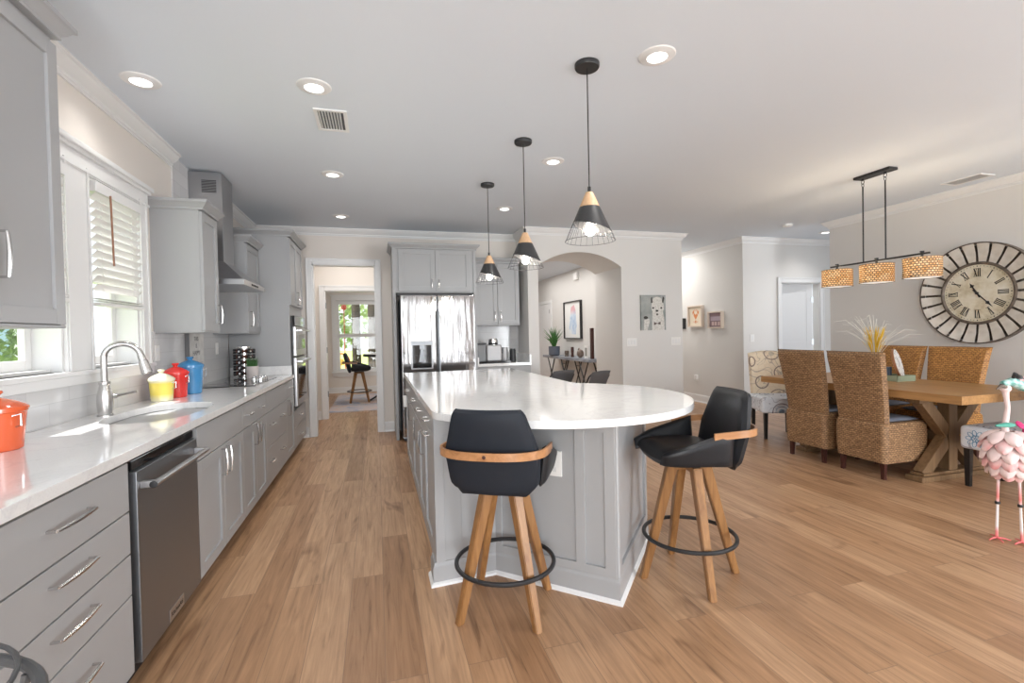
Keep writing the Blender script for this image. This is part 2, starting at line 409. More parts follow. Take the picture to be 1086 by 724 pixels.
# wall with the arched opening
AX0, AX1, AZ, AH = 2.15, 3.42, 2.23, .20
AR = (AX1-AX0)**2/8/AH+AH/2; AT = math.asin((AX1-AX0)/2/AR)
arc = [((AX0+AX1)/2+AR*math.sin(a), AZ+AH-AR+AR*math.cos(a)) for a in [-AT+2*AT*k/28 for k in range(29)]]
poly = [(2.0, 0), (AX0, 0)]+arc+[(AX1, 0), (4.43, 0), (4.43, H), (2.0, H)]
m = MB(T(0, 7.08, 0) @ RX(PI/2)); m.prism(poly, 0, 7.08-YA); struct(m.build('wall_arch', M['wall'], smooth=0))
m = MB(); m.box((4.40, 7.08, 0), (4.52, 13.2, H)); struct(m.build('wall_hall', M['wall'], smooth=0))
m = MB(); m.box((2.0, 13.0, 0), (4.4, 13.2, H)); m.box((2.0, 7.08, 0), (2.12, 13.0, H)); struct(m.build('wall_hall_end', M['wall'], smooth=0))
m = MB(); m.box((5.56, 6.37, 0), (5.68, 13.2, H)); m.box((4.52, 11, 0), (5.56, 11.12, H)); struct(m.build('wall_corridor', M['wall'], smooth=0))
m = MB(); wall_y(m, 6.25, 6.37, 5.56, 8.2, [(6.30, 7.09, 0, 2.04)]); struct(m.build('wall_dining_back', M['wall'], smooth=0))
m = MB(); m.box((6.03, -2.4, 0), (6.17, 5.15, H)); m.box((8.08, 5.15, 0), (8.2, 6.25, H)); struct(m.build('wall_right', M['wall'], smooth=0))
m = MB(); wall_y(m, 8.13, 8.25, -1.65, 2.0, [(-.79, .10, 0, 2.05)]); m.box((-1.12, YB+.12, 0), (-1.0, 8.13, H)); m.box((.35, YB+.12, 0), (.47, 8.13, H)); struct(m.build('wall_passage', M['wallcream'], smooth=0))
FW = 11.8
m = MB(); wall_y(m, FW, FW+.15, -1.65, 2.0, [(-.90, .02, .50, 2.16)]); m.box((-1.65, 8.25, 0), (-1.53, FW, H)); m.box((1.9, 8.25, 0), (2.0, FW, H)); struct(m.build('wall_sunroom', M['wallcream'], smooth=0))
m = MB(); wall_y(m, -2.52, -2.4, -1.65, 8.2, [(-1.3, .2, 0, 2.35), (.88, 1.02, .1, 2.3), (1.26, 1.40, .1, 2.3), (1.87, 2.03, .1, 2.3), (2.48, 2.62, .1, 2.3), (3.95, 5.75, 0, 2.35)]); struct(m.build('wall_rear', M['wall'], smooth=0))  # unseen wall; slots added to throw thin streaks onto the fridge
m = MB(); m.box((6.2, 7.6, 0), (8.2, 7.7, H)); struct(m.build('wall_bedroom', M['wall'], smooth=0))

def sweep(path, prof, z):          # profile (out, up) swept along a level path; the room lies on the right of the path
    n = len(path); V = []; F = []; k = len(prof)
    for i, p in enumerate(path):
        d0 = (Vector(path[i])-Vector(path[i-1])).normalized() if i else None
        d1 = (Vector(path[i+1])-Vector(path[i])).normalized() if i < n-1 else None
        if d0 is None: d0 = d1
        if d1 is None: d1 = d0
        n0 = Vector((d0.y, -d0.x)); n1 = Vector((d1.y, -d1.x)); mv = (n0+n1).normalized(); mv = mv/max(.3, mv.dot(n0))
        for o, u in prof: V.append((p[0]+mv.x*o, p[1]+mv.y*o, z+u))
    for i in range(n-1):
        for j in range(k): F.append((i*k+j, i*k+(j+1) % k, (i+1)*k+(j+1) % k, (i+1)*k+j))
    F += [tuple(range(k)), tuple(range((n-1)*k, n*k))[::-1]]
    mb = MB(); mb._add(V, F); return mb
CR = [(0, 0), (.075, 0), (.075, -.012), (.062, -.018), (.052, -.04), (.032, -.058), (.018, -.066), (.018, -.080), (.010, -.085), (.010, -.095), (0, -.095)]
paths = [[(XW, -2.4), (XW, 4.28)], [(XW, 5.12), (XW, YB), (2.0, YB), (2.0, YA), (4.43, YA), (4.43, 10.9)],
         [(5.56, 10.9), (5.56, 6.25), (8.1, 6.25)], [(8.1, 5.15), (6.03, 5.15), (6.03, -2.4)]]
for i, p in enumerate(paths): struct(sweep(p, CR, H).build('trim_%d' % (i+1), M['trim']))
BB = [(0, 0), (.014, 0), (.014, .11), (.008, .125), (.006, .135), (0, .135)]
SH = [(.014, 0), (.028, 0), (.026, .012), (.014, .02)]
base = [('back', [(-1.0, YB), (-.88, YB)], M['trim']), ('back_right', [(.075, YB), (.20, YB)], None), ('arch', [(3.42, 7.08), (3.42, YA), (4.43, YA), (4.43, 10.9)], None), ('nook', [(2.0, YA), (2.15, YA), (2.15, 7.08)], None),
        ('corridor', [(5.56, 10.9), (5.56, 6.25), (6.22, 6.25)], None), ('dining', [(7.17, 6.25), (8.05, 6.25)], None), ('right', [(8.05, 5.15), (6.03, 5.15), (6.03, -2.4)], None),
        ('passage', [(-1.0, YB+.12), (-1.0, 8.13), (-.88, 8.13)], None), ('sunroom', [(-1.53, 8.3), (-1.53, FW), (1.9, FW)], None), ('hall', [(4.4, 12.9), (4.4, 7.1)], None)]
for nm, p, _ in base:
    if nm == 'hall': p = [(4.4, 11.4), (4.4, 7.1)]
    mb = sweep(p, BB, 0); m2 = sweep(p, SH, 0)
    me = bpy.data.meshes.new('t'); m2.bm.to_mesh(me); mb.bm.from_mesh(me); m2.bm.free(); bpy.data.meshes.remove(me)
    struct(mb.build('baseboard_'+nm, M['trim']))

# casings round openings in walls that run along x (front face at y=Y)
def casing_y(name, Y, x0, x1, zt, w=.075, depth=.02, jamb=.12):
    mb = MB()
    for a, b in ((x0-w, x0), (x1, x1+w)):
        mb.box((a, Y-depth, 0), (b, Y, zt+w), .004); o = a if a < x0 else b-.018
        mb.box((o, Y-depth-.008, 0), (o+.018, Y-depth, zt+w), .003)
    mb.box((x0, Y-depth, zt), (x1, Y, zt+w), .0); mb.box((x0-w+.018, Y-depth-.008, zt+w-.018), (x1+w-.018, Y-depth, zt+w), .0)
    mb.box((x0, Y-.002, 0), (x0+.015, Y+jamb, zt)); mb.box((x1-.015, Y-.002, 0), (x1, Y+jamb, zt)); mb.box((x0, Y-.002, zt-.015), (x1, Y+jamb, zt))
    return struct(mb.build(name, M['trim'], smooth=0))
casing_y('trim_5', YB, -.80, -.005, 2.27)
c2 = casing_y('trim_6', 8.13, -.79, .10, 2.05, .08)
m = MB()
for z in (1.81, 1.10, .40): m.box((-.775, 8.135, z-.045), (-.768, 8.16, z+.045)); m.tube([(-.768, 8.128, z-.045), (-.768, 8.128, z+.045)], .006, 6)
struct(m.build('door_hinge', M['darksteel'], c2))
casing_y('trim_7', 6.25, 6.30, 7.09, 2.04, .08)

# panel doors
def panel_door(name, w, h, loc, rz, hinges=True, knobx=None, label='structure'):
    r = thing(name, None, None, loc, rz); r['kind'] = 'structure'
    m = MB(); t = .036
    m.box((0, 0, 0), (w, t-.008, h)); pr = .11
    for (a, b) in (((0, 0), (pr, h)), ((w-pr, 0), (w, h)), ((pr, 0), (w-pr, .2)), ((pr, h-.12), (w-pr, h)), ((pr, .92), (w-pr, 1.06))):
        m.box((a[0], -.006, a[1]), (b[0], 0, b[1]), .002)
    for z0, z1 in ((.24, .88), (1.10, h-.16)): m.box((pr+.04, -.004, z0), (w-pr-.04, 0, z1), .003)
    d = m.build('door_slab', M['door'], r)
    return r
r = panel_door('door_1', .72, 2.02, (6.99-.72*math.cos(.16), 6.30+.72*math.sin(.16), .01), -.16)
m = MB()
for z in (.3, 1.05, 1.75): m.box((.69, -.012, z-.05), (.735, -.003, z+.05), .003)
m.build('hinge', M['nickel'], r)
bpy.context.view_layer.update()
# hall door on the x=4.4 wall
r = panel_door('door_2', .80, 2.05, (4.37, 12.55, .01), -PI/2)
m = MB()
for a, b in ((-.08, 0), (.80, .88)): m.box((a, -.01, 0), (b, .03, 2.14))
m.box((0, -.01, 2.06), (.80, .03, 2.14)); m.build('door_frame', M['trim'], r, smooth=0)
m = MB()
for z in (.3, 1.05, 1.85): m.box((.775, -.014, z-.05), (.80, -.006, z+.05))
m.build('hinge', M['darksteel'], r, smooth=0)

# ------------------------------------------------------------------ windows on the left wall
for i, (a, b) in enumerate(WIN):
    r = thing('window_%d' % (i+1), None, None, (XW, a, 0)); r['kind'] = 'structure'; w = b-a
    m = MB()   # jamb box, sashes
    m.box((-.15, 0, 1.16), (0, .015, 2.21)); m.box((-.15, w-.015, 1.16), (0, w, 2.21)); m.box((-.15, 0, 2.195), (0, w, 2.21)); m.box((-.15, 0, 1.16), (-.05, w, 1.175))
    m.build('jamb', M['trim'], r, smooth=0)
    m = MB()
    for (x, z0, z1) in ((-.135, 1.175, 1.70), (-.105, 1.66, 2.195)):
        for p, q in (((0.015, z0), (.06, z1)), ((w-.06, z0), (w-.015, z1)), ((.06, z0), (w-.06, z0+.05)), ((.06, z1-.04), (w-.06, z1))):
            m.box((x-.015, p[0], p[1]), (x+.015, q[0], q[1]), .003)
    sf = m.build('window_frame', M['trim'], r)
    m = MB(); m.box((-.137, .05, 1.2), (-.134, w-.05, 1.68)); m.box((-.107, .05, 1.69), (-.104, w-.05, 2.17)); m.build('pane', M['glass'], sf, smooth=0)
# casing, shared head cornice, sill and the knee of tile under it
m = MB()
for a, b in ((2.20, 2.33), (2.89, 3.12), (3.68, 3.80)):
    m.box((XW, a, 1.16), (XW+.018, b, 2.24), .003)
    for q in (a+.008, b-.024): m.box((XW+.018, q, 1.16), (XW+.027, q+.016, 2.24), .002)
m.box((XW, 2.18, 2.21), (XW+.02, 3.82, 2.31), .002)
m.box((XW, 2.16, 2.30), (XW+.035, 3.84, 2.325), .004); m.box((XW, 2.15, 2.32), (XW+.05, 3.85, 2.35), .006)
m.box((XW, 2.17, 2.215), (XW+.028, 3.83, 2.232), .003)
struct(m.build('trim_8', M['trim'], smooth=0))
struct(MB().box((XW-.06, 2.15, 1.135), (XW+.030, 3.85, 1.16), .005).build('trim_9', M['trim']))
struct(MB().box((XW, -.5, .9), (XW+.012, 5.58, 1.135)).box((XW, -.5, 1.135), (XW+.012, 2.14, 1.37)).box((XW, 3.86, 1.135), (XW+.012, 5.58, 1.37)).box((XW, 4.28, 1.37), (XW+.012, 5.10, H)).build('wall_tile', M['tile'], smooth=0))
struct(MB().box((XW+.012, 2.17, 1.09), (XW+.022, 3.83, 1.135), .002).build('trim_10', M['trim']))

# sunroom window
r = thing('window_3', None, None, (0, FW, 0)); r['kind'] = 'structure'
m = MB()
for a, b in ((-.90, -.84), (-.04, .02)): m.box((a, .02, .5), (b, .10, 2.16), .004)
m.box((-.84, .02, .5), (-.04, .10, .56)); m.box((-.84, .02, 2.10), (-.04, .10, 2.16)); m.box((-.84, .0, 1.29), (-.04, .10, 1.36), .004)
sf = m.build('window_frame', M['trim'], r)
MB().box((-.85, .055, .55), (-.03, .06, 2.11)).build('pane', M['glass'], sf, smooth=0)
m = MB(); m.box((-1.0, -.02, .40), (-.90, 0, 2.26)); m.box((.02, -.02, .40), (.12, 0, 2.26)); m.box((-.9, -.022, 2.16), (.02, 0, 2.26)); m.box((-1.02, -.03, 2.26), (.14, 0, 2.285)); m.box((-1.02, -.05, .46), (.14, .02, .50), .005); m.box((-.9, -.018, .38), (.02, 0, .46))
m.build('window_trim', M['trim'], r, smooth=0)

# blinds
def blind(label, loc, rz, w, ztop, zbot, wand=True, tilt=-.8):
    r = thing('window_blind', label, 'blind', loc, rz, None)
    MB().box((0, -.055, ztop-.06), (w, -.005, ztop), .005).build('valance', M['trim'], r)
    m = MB(); z = ztop-.08; n = 0
    while z > zbot+.05 and n < 60:
        m.M = T(w/2, -.03, z) @ RX(tilt); m.box((-w/2+.006, -.024, -.0013), (w/2-.006, .024, .0013)); z -= .0455; n += 1
    m.M = Matrix(); m.build('slats', M['plasticwhite'], r, smooth=0)
    m = MB()
    for k in range(3): m.box((.006, -.054, zbot+.006*k*2), (w-.006, -.006, zbot+.004+.012*k), .001)
    m.box((.004, -.056, zbot-.014), (w-.004, -.004, zbot), .004); m.build('bottom_rail', M['plasticwhite'], r)
    m = MB()
    for x in (.09, w-.09): MB().tube([(x, -.032, zbot), (x, -.032, ztop-.05)], .0012, 5).build('ladder_cord', M['plasticwhite'], r)
    if wand: MB().tube([(.13, -.062, ztop-.05), (.135, -.066, ztop-.45)], .005, 6).build('tilt_wand', mat('brown_wand', (.30, .14, .08), .4), r)
    return r
blind('white slatted blind half lowered in the window nearest the grey upper cabinet end', (XW-.01, WIN[0][0]+.016, 0), PI/2, .528, 2.19, 1.52)
blind('white slatted blind with brown tilt wand in the window right behind the faucet', (XW-.01, WIN[1][0]+.016, 0), PI/2, .528, 2.19, 1.52)
blind('white blind drawn down over the upper sash of the far room window', (-.84, FW+.02, 0), 0, .80, 2.12, 1.37, False, .05)

# ------------------------------------------------------------------ outside
M['grass'] = noisy('sunlit_grass', (.30, .42, .10), (.50, .58, .16), 4, .9)
tag(MB().box((-40, -20, -.4), (-1.66, 60, -.3)).box((-1.66, 13.2, -.4), (30, 60, -.3)).build('lawn', M['grass'], smooth=0), None, None, None, 'structure')
M['siding'] = m_tile('pale_blue_siding', 30, .18, (0, 0, 0), (.74, .80, .88), (.5, .55, .62), .6)
nt = M['siding'].node_tree; br = [n for n in nt.nodes if n.type == 'TEX_BRICK'][0]
t_ = nt.nodes.new('ShaderNodeTexCoord'); s_ = nt.nodes.new('ShaderNodeSeparateXYZ'); c_ = nt.nodes.new('ShaderNodeCombineXYZ')
nt.links.new(t_.outputs['Object'], s_.inputs[0]); nt.links.new(s_.outputs[1], c_.inputs[0]); nt.links.new(s_.outputs[2], c_.inputs[1]); nt.links.new(c_.outputs[0], br.inputs['Vector'])
h = thing('neighbour_house', 'pale blue and white house outside beyond the kitchen window', 'house', (-7.2, 9, -.3))
MB().box((-4, -3.2, 0), (0, 6, 5.4)).build('house_wall', M['siding'], h, smooth=0)
m = MB(); m.box((-.0, -3.3, 0), (.12, -3.05, 5.4)); m.box((0, -1.6, 1.0), (.07, -.3, 2.8)); m.box((0, 2.0, 1.0), (.07, 3.2, 2.8)); m.build('white_trim', M['trim'], h, smooth=0)
m = MB(); m.box((.03, 2.1, 1.1), (.09, 3.1, 2.7)); m.build('house_window', mat('blue_window', (.35, .5, .68), .1), h, smooth=0)
def shrub(label, name, cat, loc, rx, ry, rz_, n, stem=.0, leaf=.07, mt=None, seed=1, group=None):
    rnd = random.Random(seed)
    r = thing(name, label, cat, loc, 0, group); m = MB()
    for _ in range(n):
        th = rnd.uniform(0, 2*PI); ph = math.acos(rnd.uniform(-1, 1)); q = rnd.uniform(.45, 1.)**.5
        c = Vector((rx*q*math.sin(ph)*math.cos(th), ry*q*math.sin(ph)*math.sin(th), stem+rz_+rz_*q*math.cos(ph)))
        R = Matrix.Rotation(rnd.uniform(0, 6.3), 3, 'Z') @ Matrix.Rotation(rnd.uniform(-1.2, 1.2), 3, 'X')
        L = leaf*rnd.uniform(.7, 1.4); w = L*.32
        P = [R @ Vector(p)+c for p in ((0, -L/2, 0), (w, 0, .006), (0, L/2, 0), (-w, 0, .006))]
        m._add(P, [(0, 1, 2, 3)])
    m.build('leaves', mt or M['foil'], r, smooth=0)
    m = MB(); m.tube([(0, 0, 0), (.02, .01, stem+rz_)], [.04, .02], 7)
    for k in range(6):
        a = k*1.05; m.tube([(0, 0, stem*.8+.1), (rx*.5*math.cos(a), ry*.5*math.sin(a), stem+rz_*1.1)], [.02, .008], 5)
    m.build('stems', mat('bark', (.12, .08, .05), .9), r); return r
shrub('bright yellow-green leafy bush outside the window nearest the grey upper cabinet', 'garden_bush', 'bush', (-2.75, 2.95, -.3), .55, .75, .95, 2600, 0, .10, seed=3)
shrub('small leafy tree outside the window behind the faucet', 'garden_tree', 'tree', (-3.6, 5.5, -.3), .45, .5, .42, 1100, 1.25, .08, mat('tree_green', (.16, .27, .09), .6), seed=5)
shrub('low yellow-green bush outside the window behind the faucet', 'garden_bush', 'bush', (-3.0, 4.75, -.3), .5, .45, .66, 1300, 0, .09, seed=8)
# trees behind the sunroom window
M['bark2'] = noisy('pine_bark', (.02, .015, .012), (.08, .055, .045), 18, .9, st=.5)
for k, (x, y, rr, lb) in enumerate(((-.62, 15.2, .14, 'narrow dark tree trunk outside the far room window, left of the pair'), (-.10, 15.0, .20, 'thick dark tree trunk outside the far room window, right of the pair'))):
    m = MB(); m.tube([(0, 0, 0), (.03, 0, 2), (0, .02, 4.5)], [rr, rr*.9, rr*.8], 14); o = m.build('tree_trunk', M['bark2'], loc=(x, y, -.3)); tag(o, lb, 'tree')
M['foil2'] = noisy('sunny_foliage', (.20, .34, .08), (.62, .72, .34), 3, .6)
for k, (x, y, lb) in enumerate(((-1.9, 19, 'sunlit leafy tree far outside the far room window, left'), (.6, 20, 'sunlit leafy tree far outside the far room window, right'))):
    shrub(lb, 'garden_tree', 'tree', (x, y, -.3), 1.3, 1.1, 1.5, 1500, .8, .22, M['foil2'], seed=20+k)
r = thing('metal_ornament', 'red and yellow metal wheel ornament outside the far room window', 'ornament', (-.93, 13.3, -.3))
m = MB(); m.tube([(.22*math.cos(a), 0, .95+.22*math.sin(a)) for a in [2*PI*k/24 for k in range(24)]], .018, 6, True)
for k in range(4):
    a = k*PI/4; m.tube([(-.2*math.cos(a), 0, .95-.2*math.sin(a)), (.2*math.cos(a), 0, .95+.2*math.sin(a))], .006, 5)
m.build('wheel', mat('red_paint', (.55, .04, .03), .5), r)
m = MB(); m.tube([(0, 0, 0), (0, 0, .75)], .014, 6); m.box((-.1, -.03, .38), (.12, .03, .55)); m.box((.16, -.03, .36), (.26, .03, .5)); m.build('post', mat('red_dark_paint', (.6, .05, .08), .5), r)
MB().ball((0, .0, .95), .09, 12, (1, .3, 1)).build('hub', mat('yellow_paint', (.8, .55, .12), .5), r)
m = MB(); m.tube([(0, 0, -.75), (0, 0, 1.55)], .012, 6); m.ball((0, 0, 1.62), .07, 12, (1, 1, 1.1)); o = m.build('bird_feeder', mat('feeder_red', (.5, .03, .03), .4), loc=(-.80, 13.0, .45)); tag(o, 'small dark red hanging feeder on a pole outside the far room window', 'feeder')

# ------------------------------------------------------------------ handles and cabinet fronts
def pull(L=.15, vertical=False, t=.030, mtx=None):      # arched bar pull, local: centre at origin on the front, -Y out
    m = MB((mtx or Matrix()) @ (RY(PI/2) if vertical else Matrix()))
    n = 10
    pts = [(-L/2, 0, 0), (-L/2, -t*.8, 0)]+[(-L/2+L*k/n, -t*(.85+.16*math.sin(PI*k/n)), 0) for k in range(n+1)]+[(L/2, -t*.8, 0), (L/2, 0, 0)]
    m.tube([pts[0], pts[1]], .0048, 6); m.tube([pts[-1], pts[-2]], .0048, 6)
    m.tube(pts[2:-2], [.0045+.0025*math.sin(PI*k/n) for k in range(n+1)], 6, sx=1.)
    return m
def shaker(x0, x1, z0, z1, t=.02, rail=.058):
    m = MB(); g = .0025
    a, b, c, d = x0+g, x1-g, z0+g, z1-g
    m.box((a+rail-.004, -t*.45, c+rail-.004), (b-rail+.004, 0, d-rail+.004))
    for p, q in (((a, c), (a+rail, d)), ((b-rail, c), (b, d)), ((a+rail, c), (b-rail, c+rail)), ((a+rail, d-rail), (b-rail, d))):
        m.box((p[0], -t, p[1]), (q[0], 0, q[1]), .0012, seg=1)
    return m
def slabf(x0, x1, z0, z1, t=.02):
    g = .0025; return MB().box((x0+g, -t, z0+g), (x1-g, 0, z1-g), .0025)
def add_front(root, kind, x0, x1, z0, z1, handles=(), mt=None):
    if kind == 'door': o = shaker(x0, x1, z0, z1).build('door', mt or M['cab'], root)
    else: o = slabf(x0, x1, z0, z1).build('drawer' if kind == 'drawer' else 'false_front', mt or M['cab'], root)
    for (hx, hz, vert, L) in handles: pull(L, vert, mtx=T(hx, -.02, hz)).build('handle', M['nickel'], o)
    return o
def base_cab(label, loc, rz, w, fronts, d=.58, top=.874):
    r = thing('base_cabinet', label, 'cabinet', loc, rz)
    MB().box((.001, 0, .098), (w-.001, d, top), .001).build('carcass', M['cab'], r, smooth=0)
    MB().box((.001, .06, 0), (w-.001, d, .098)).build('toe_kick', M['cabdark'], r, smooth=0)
    for f in fronts: add_front(r, *f)
    return r
XF = -.899
Z1, Z2 = .868, .695
D = lambda y, z, v=False, L=.19: (y, z, v, L)
def L_(y): return y
base_cab('grey four-drawer base cabinet left of the dishwasher', (XF-.0, 1.33, 0), PI/2, .71,
         [('drawer', .0, .71, Z2-.005, Z1, [D(.355, .79)]), ('drawer', 0, .71, .535, Z2-.005, [D(.355, .635)]), ('drawer', 0, .71, .385, .535, [D(.355, .485)]), ('drawer', 0, .71, .10, .385, [D(.355, .30)])])
base_cab('grey sink base cabinet with two shaker doors right of the dishwasher', (XF, 2.72, 0), PI/2, .84,
         [('false', 0, .84, Z2, Z1), ('door', 0, .42, .10, Z2, [D(.375, .60, True, .15)]), ('door', .42, .84, .10, Z2, [D(.465, .60, True, .15)])])
base_cab('grey base cabinet with one drawer over two doors, between sink base and wide drawer base', (XF, 3.56, 0), PI/2, .69,
         [('drawer', 0, .69, Z2, Z1, [D(.14, .785, False, .12), D(.5, .785, False, .12)]), ('door', 0, .345, .10, Z2, [D(.30, .61, True, .15)]), ('door', .345, .69, .10, Z2, [D(.39, .61, True, .15)])])
base_cab('grey wide drawer base cabinet under the black cooktop', (XF, 4.25, 0), PI/2, .90,
         [('false', 0, .90, Z2, Z1), ('drawer', 0, .90, .40, Z2, [D(.18, .585, False, .12), D(.62, .585, False, .12)]), ('drawer', 0, .90, .10, .40, [D(.14, .285, False, .12), D(.6, .285, False, .12)])])
base_cab('narrow grey base cabinet between the cooktop drawers and the oven tower', (XF, 5.15, 0), PI/2, .45,
         [('drawer', 0, .45, Z2, Z1, [D(.2, .80, False, .12)]), ('door', 0, .45, .10, Z2, [D(.09, .60, True, .15)])])

# dishwasher
r = thing('dishwasher', 'stainless dishwasher with round bar handle set in the base cabinets', 'dishwasher', (XF, 2.05, 0), PI/2)
MB().box((.008, .0, .10), (.645, .56, .865)).build('tub', M['black'], r, smooth=0)
MB().box((.03, -.028, .105), (.645, 0, .822), .004).build('door_panel', M['darksteel'], r)
MB().box((.03, -.012, .826), (.645, .03, .862), .003).build('control_strip', M['blackgloss'], r)
MB().box((.02, .05, 0), (.645, .5, .10)).build('toe_kick', M['black'], r, smooth=0)
m = MB(); m.tube([(.045, -.075, .765), (.63, -.075, .765)], .0125, 14)
for x in (.062, .613): m.box((x-.012, -.075, .752), (x+.012, -.028, .778), .003)
hd = m.build('handle', M['steel'], r)
m = MB(); m.M = T(.0445, -.075, .765) @ RY(-PI/2); m.lathe([(.0135, 0), (.0135, .002), (.006, .003)], n=16); m.build('end_cap', M['black'], hd)
pl = MB().box((.27, -.031, .115), (.42, -.027, .165), .001).build('badge', M['steel'], r)
MB().text('KitchenAid', .027, T(.345, -.0312, .14) @ RX(PI/2)).build('lettering', M['black'], pl, smooth=0)

# ------------------------------------------------------------------ countertops
def cornered(x0, y0, x1, y1, r, n=8):
    pts = []
    for cx, cy, a in ((x1-r, y0+r, -PI/2), (x1-r, y1-r, 0), (x0+r, y1-r, PI/2), (x0+r, y0+r, PI)):
        pts += [(cx+r*math.cos(a+PI/2*k/n), cy+r*math.sin(a+PI/2*k/n)) for k in range(n+1)]
    return pts
CX = -.869
sink = [( -1.155+.205*(abs(math.cos(a))**.8)*(1 if math.cos(a) > 0 else -1), 3.07+.385*(abs(math.sin(a))**.75)*(1 if math.sin(a) > 0 else -1)) for a in [2*PI*k/48 for k in range(48)]]
m = MB(); m.prism([(XW+.013, -.4), (CX, -.4), (CX, 5.595), (XW+.013, 5.595)], .876, .914, holes=[sink[::-1]], bev=.003)
ct = tag(m.build('countertop', M['quartz']), 'long white quartz countertop along the window wall with sink and cooktop', 'countertop')
MB().box((XW+.02, 5.57, .9145), (CX-.02, 5.594, 1.01), .003).build('side_splash', M['quartz'], ct)
# sink bowl
m = MB()
V = []; F = []; n = 48; lv = [(1.0, .876), (.985, .80), (.95, .72), (.80, .69), (.12, .683)]
for s_, z in lv:
    for (x, y) in sink: V.append((-1.155+(x+1.155)*s_*1.01, 3.07+(y-3.07)*s_*1.01, z))
for i in range(len(lv)-1):
    for k in range(n): F.append((i*n+k, i*n+(k+1) % n, (i+1)*n+(k+1) % n, (i+1)*n+k))
F.append(tuple(range((len(lv)-1)*n, len(lv)*n))); m._add(V, F)
sk = tag(m.build('sink', M['sinksteel']), 'oval stainless undermount sink bowl below the faucet', 'sink')
MB().lathe([(.045, 0), (.045, .004), (.02, .002)], (-1.155, 3.07, .686), 20).build('drain', M['chrome'], sk)
# faucet
r = thing('faucet', 'brushed nickel gooseneck pull-down faucet with side lever behind the sink', 'faucet', (-1.395, 3.02, .914), -.04)
MB().lathe([(.036, 0), (.036, .006), (.031, .010), (.033, .03), (.036, .07), (.034, .11), (.026, .145), (.022, .165), (.026, .17), (.026, .182), (.018, .186)], n=24).build('body', M['nickel'], r)
R_ = .080
pts = [(0, 0, .18), (0, 0, .305)]+[(R_-R_*math.cos(a), 0.0, .305+R_*.95*math.sin(a)) for a in [PI*k/18*.95 for k in range(1, 19)]]
q = Vector(pts[-1]); dq = (q-Vector(pts[-2])).normalized()
# spout swings toward +y slightly
sw = RZ(.22)
P2 = [tuple(sw @ Vector(p)) for p in pts]
MB().tube(P2, .0155, 12).build('spout', M['nickel'], r)
e0 = sw @ q; e1 = sw @ (q+dq*.03); e2 = sw @ (q+dq*.10)
MB().tube([e0, e1, sw @ (q+dq*.032), e2], [.017, .018, .021, .027], 14).tube([e2, e2+(sw @ dq)*.008], [.024, .022], 14).build('spray_head', M['nickel'], r)
m = MB(); m.tube([(.02, .01, .10), (.035, .03, .102)], .015, 10); m.tube([(.035, .03, .102), (.06, .075, .107), (.085, .125, .112)], [.010, .007, .0085], 8); m.build('lever', M['nickel'], r)

# island
IP = [(.29, 2.50), (.60, 2.53), (1.085, 2.06), (1.60, 2.66), (1.28, 2.95), (1.28, 5.05), (.29, 5.05)]
r = thing('kitchen_island', 'grey kitchen island base with angled panelled end facing the bar stools', 'island')
m = MB(); m.prism(IP, .0, .876); m.build('carcass', M['cab'], r, smooth=0)
fx = MB(fr((.27, 5.05), (.27, 2.5)))   # local X -> -Y world, local Y -> +x
ic = thing('cabinet_front', None, None); ic.parent = r; ic.location = (.29, 5.05, 0); ic.rotation_euler = (0, 0, -PI/2)
del ic
def isl_front(kind, ya, yb, z0, z1, handles=()):
    w = ya-yb
    if kind == 'door': mb = shaker(0, w, z0, z1)
    else: mb = slabf(0, w, z0, z1)
    o = mb.build('door' if kind == 'door' else 'drawer', M['cab'], r, (.29, ya, 0), (0, 0, -PI/2))
    for (hy, hz, v, L) in handles: pull(L, v, mtx=T(ya-hy, -.02, hz)).build('handle', M['nickel'], o)
isl_front('drawer', 4.97, 4.08, .70, .868, [(4.52, .80, False, .13)])
isl_front('door', 4.97, 4.08, .11, .70, [(4.13, .66, True, .15)])
isl_front('drawer', 4.08, 3.45, .70, .868, [(3.76, .81, False, .13)])
isl_front('door', 4.08, 3.45, .11, .70, [(3.52, .62, True, .15)])
isl_front('drawer', 3.45, 3.05, .70, .868, [(3.25, .81, False, .13)])
isl_front('door', 3.45, 3.05, .11, .70, [(3.10, .62, True, .15)])
isl_front('drawer', 3.05, 2.62, .78, .868, [(2.78, .825, False, .12)])
isl_front('door', 3.05, 2.62, .11, .78, [(2.78, .74, False, .12)])
for o in [o for o in bpy.data.objects if o.name.startswith('cabinet_front')]: bpy.data.objects.remove(o)
m = MB()
m.box((.268, 2.50, .0), (.29, 2.61, .876), .002)
m.M = fr((.268, 2.50), (.60, 2.53))
wA = .33
for a, b in ((0, .05), (wA-.05, wA-.0)): m.box((a, -.014, .12), (b, 0, .874), .002)
m.box((0, -.0139, .79), (wA, 0, .874), .002); m.box((.05, -.006, .12), (wA-.05, 0, .79)); m.box((.14, -.008, .12), (.143, 0, .79))
pan = m.build('end_panel', M['cab'], r)
def ang_panel(A, B, extra=()):
    L = math.hypot(B[0]-A[0], B[1]-A[1]); m = MB(fr(A, B))
    for a, b in [(0, .045), (L-.055, L)]+list(extra): m.box((a, -.014, .12), (b, 0, .874), .002)
    m.box((.045, -.0139, .82), (L-.05, 0, .874), .002); m.box((.045, -.0139, .12), (L-.05, 0, .16), .002)
    m.build('end_panel', M['cab'], r)
ang_panel((.60, 2.53), (1.085, 2.06), [(.47, .52)])
ang_panel((1.085, 2.06), (1.60, 2.66))
m = MB(); m.tube([(1.087, 2.058, .12), (1.087, 2.058, .874)], .012, 8); m.build('corner_bead', M['cab'], r)
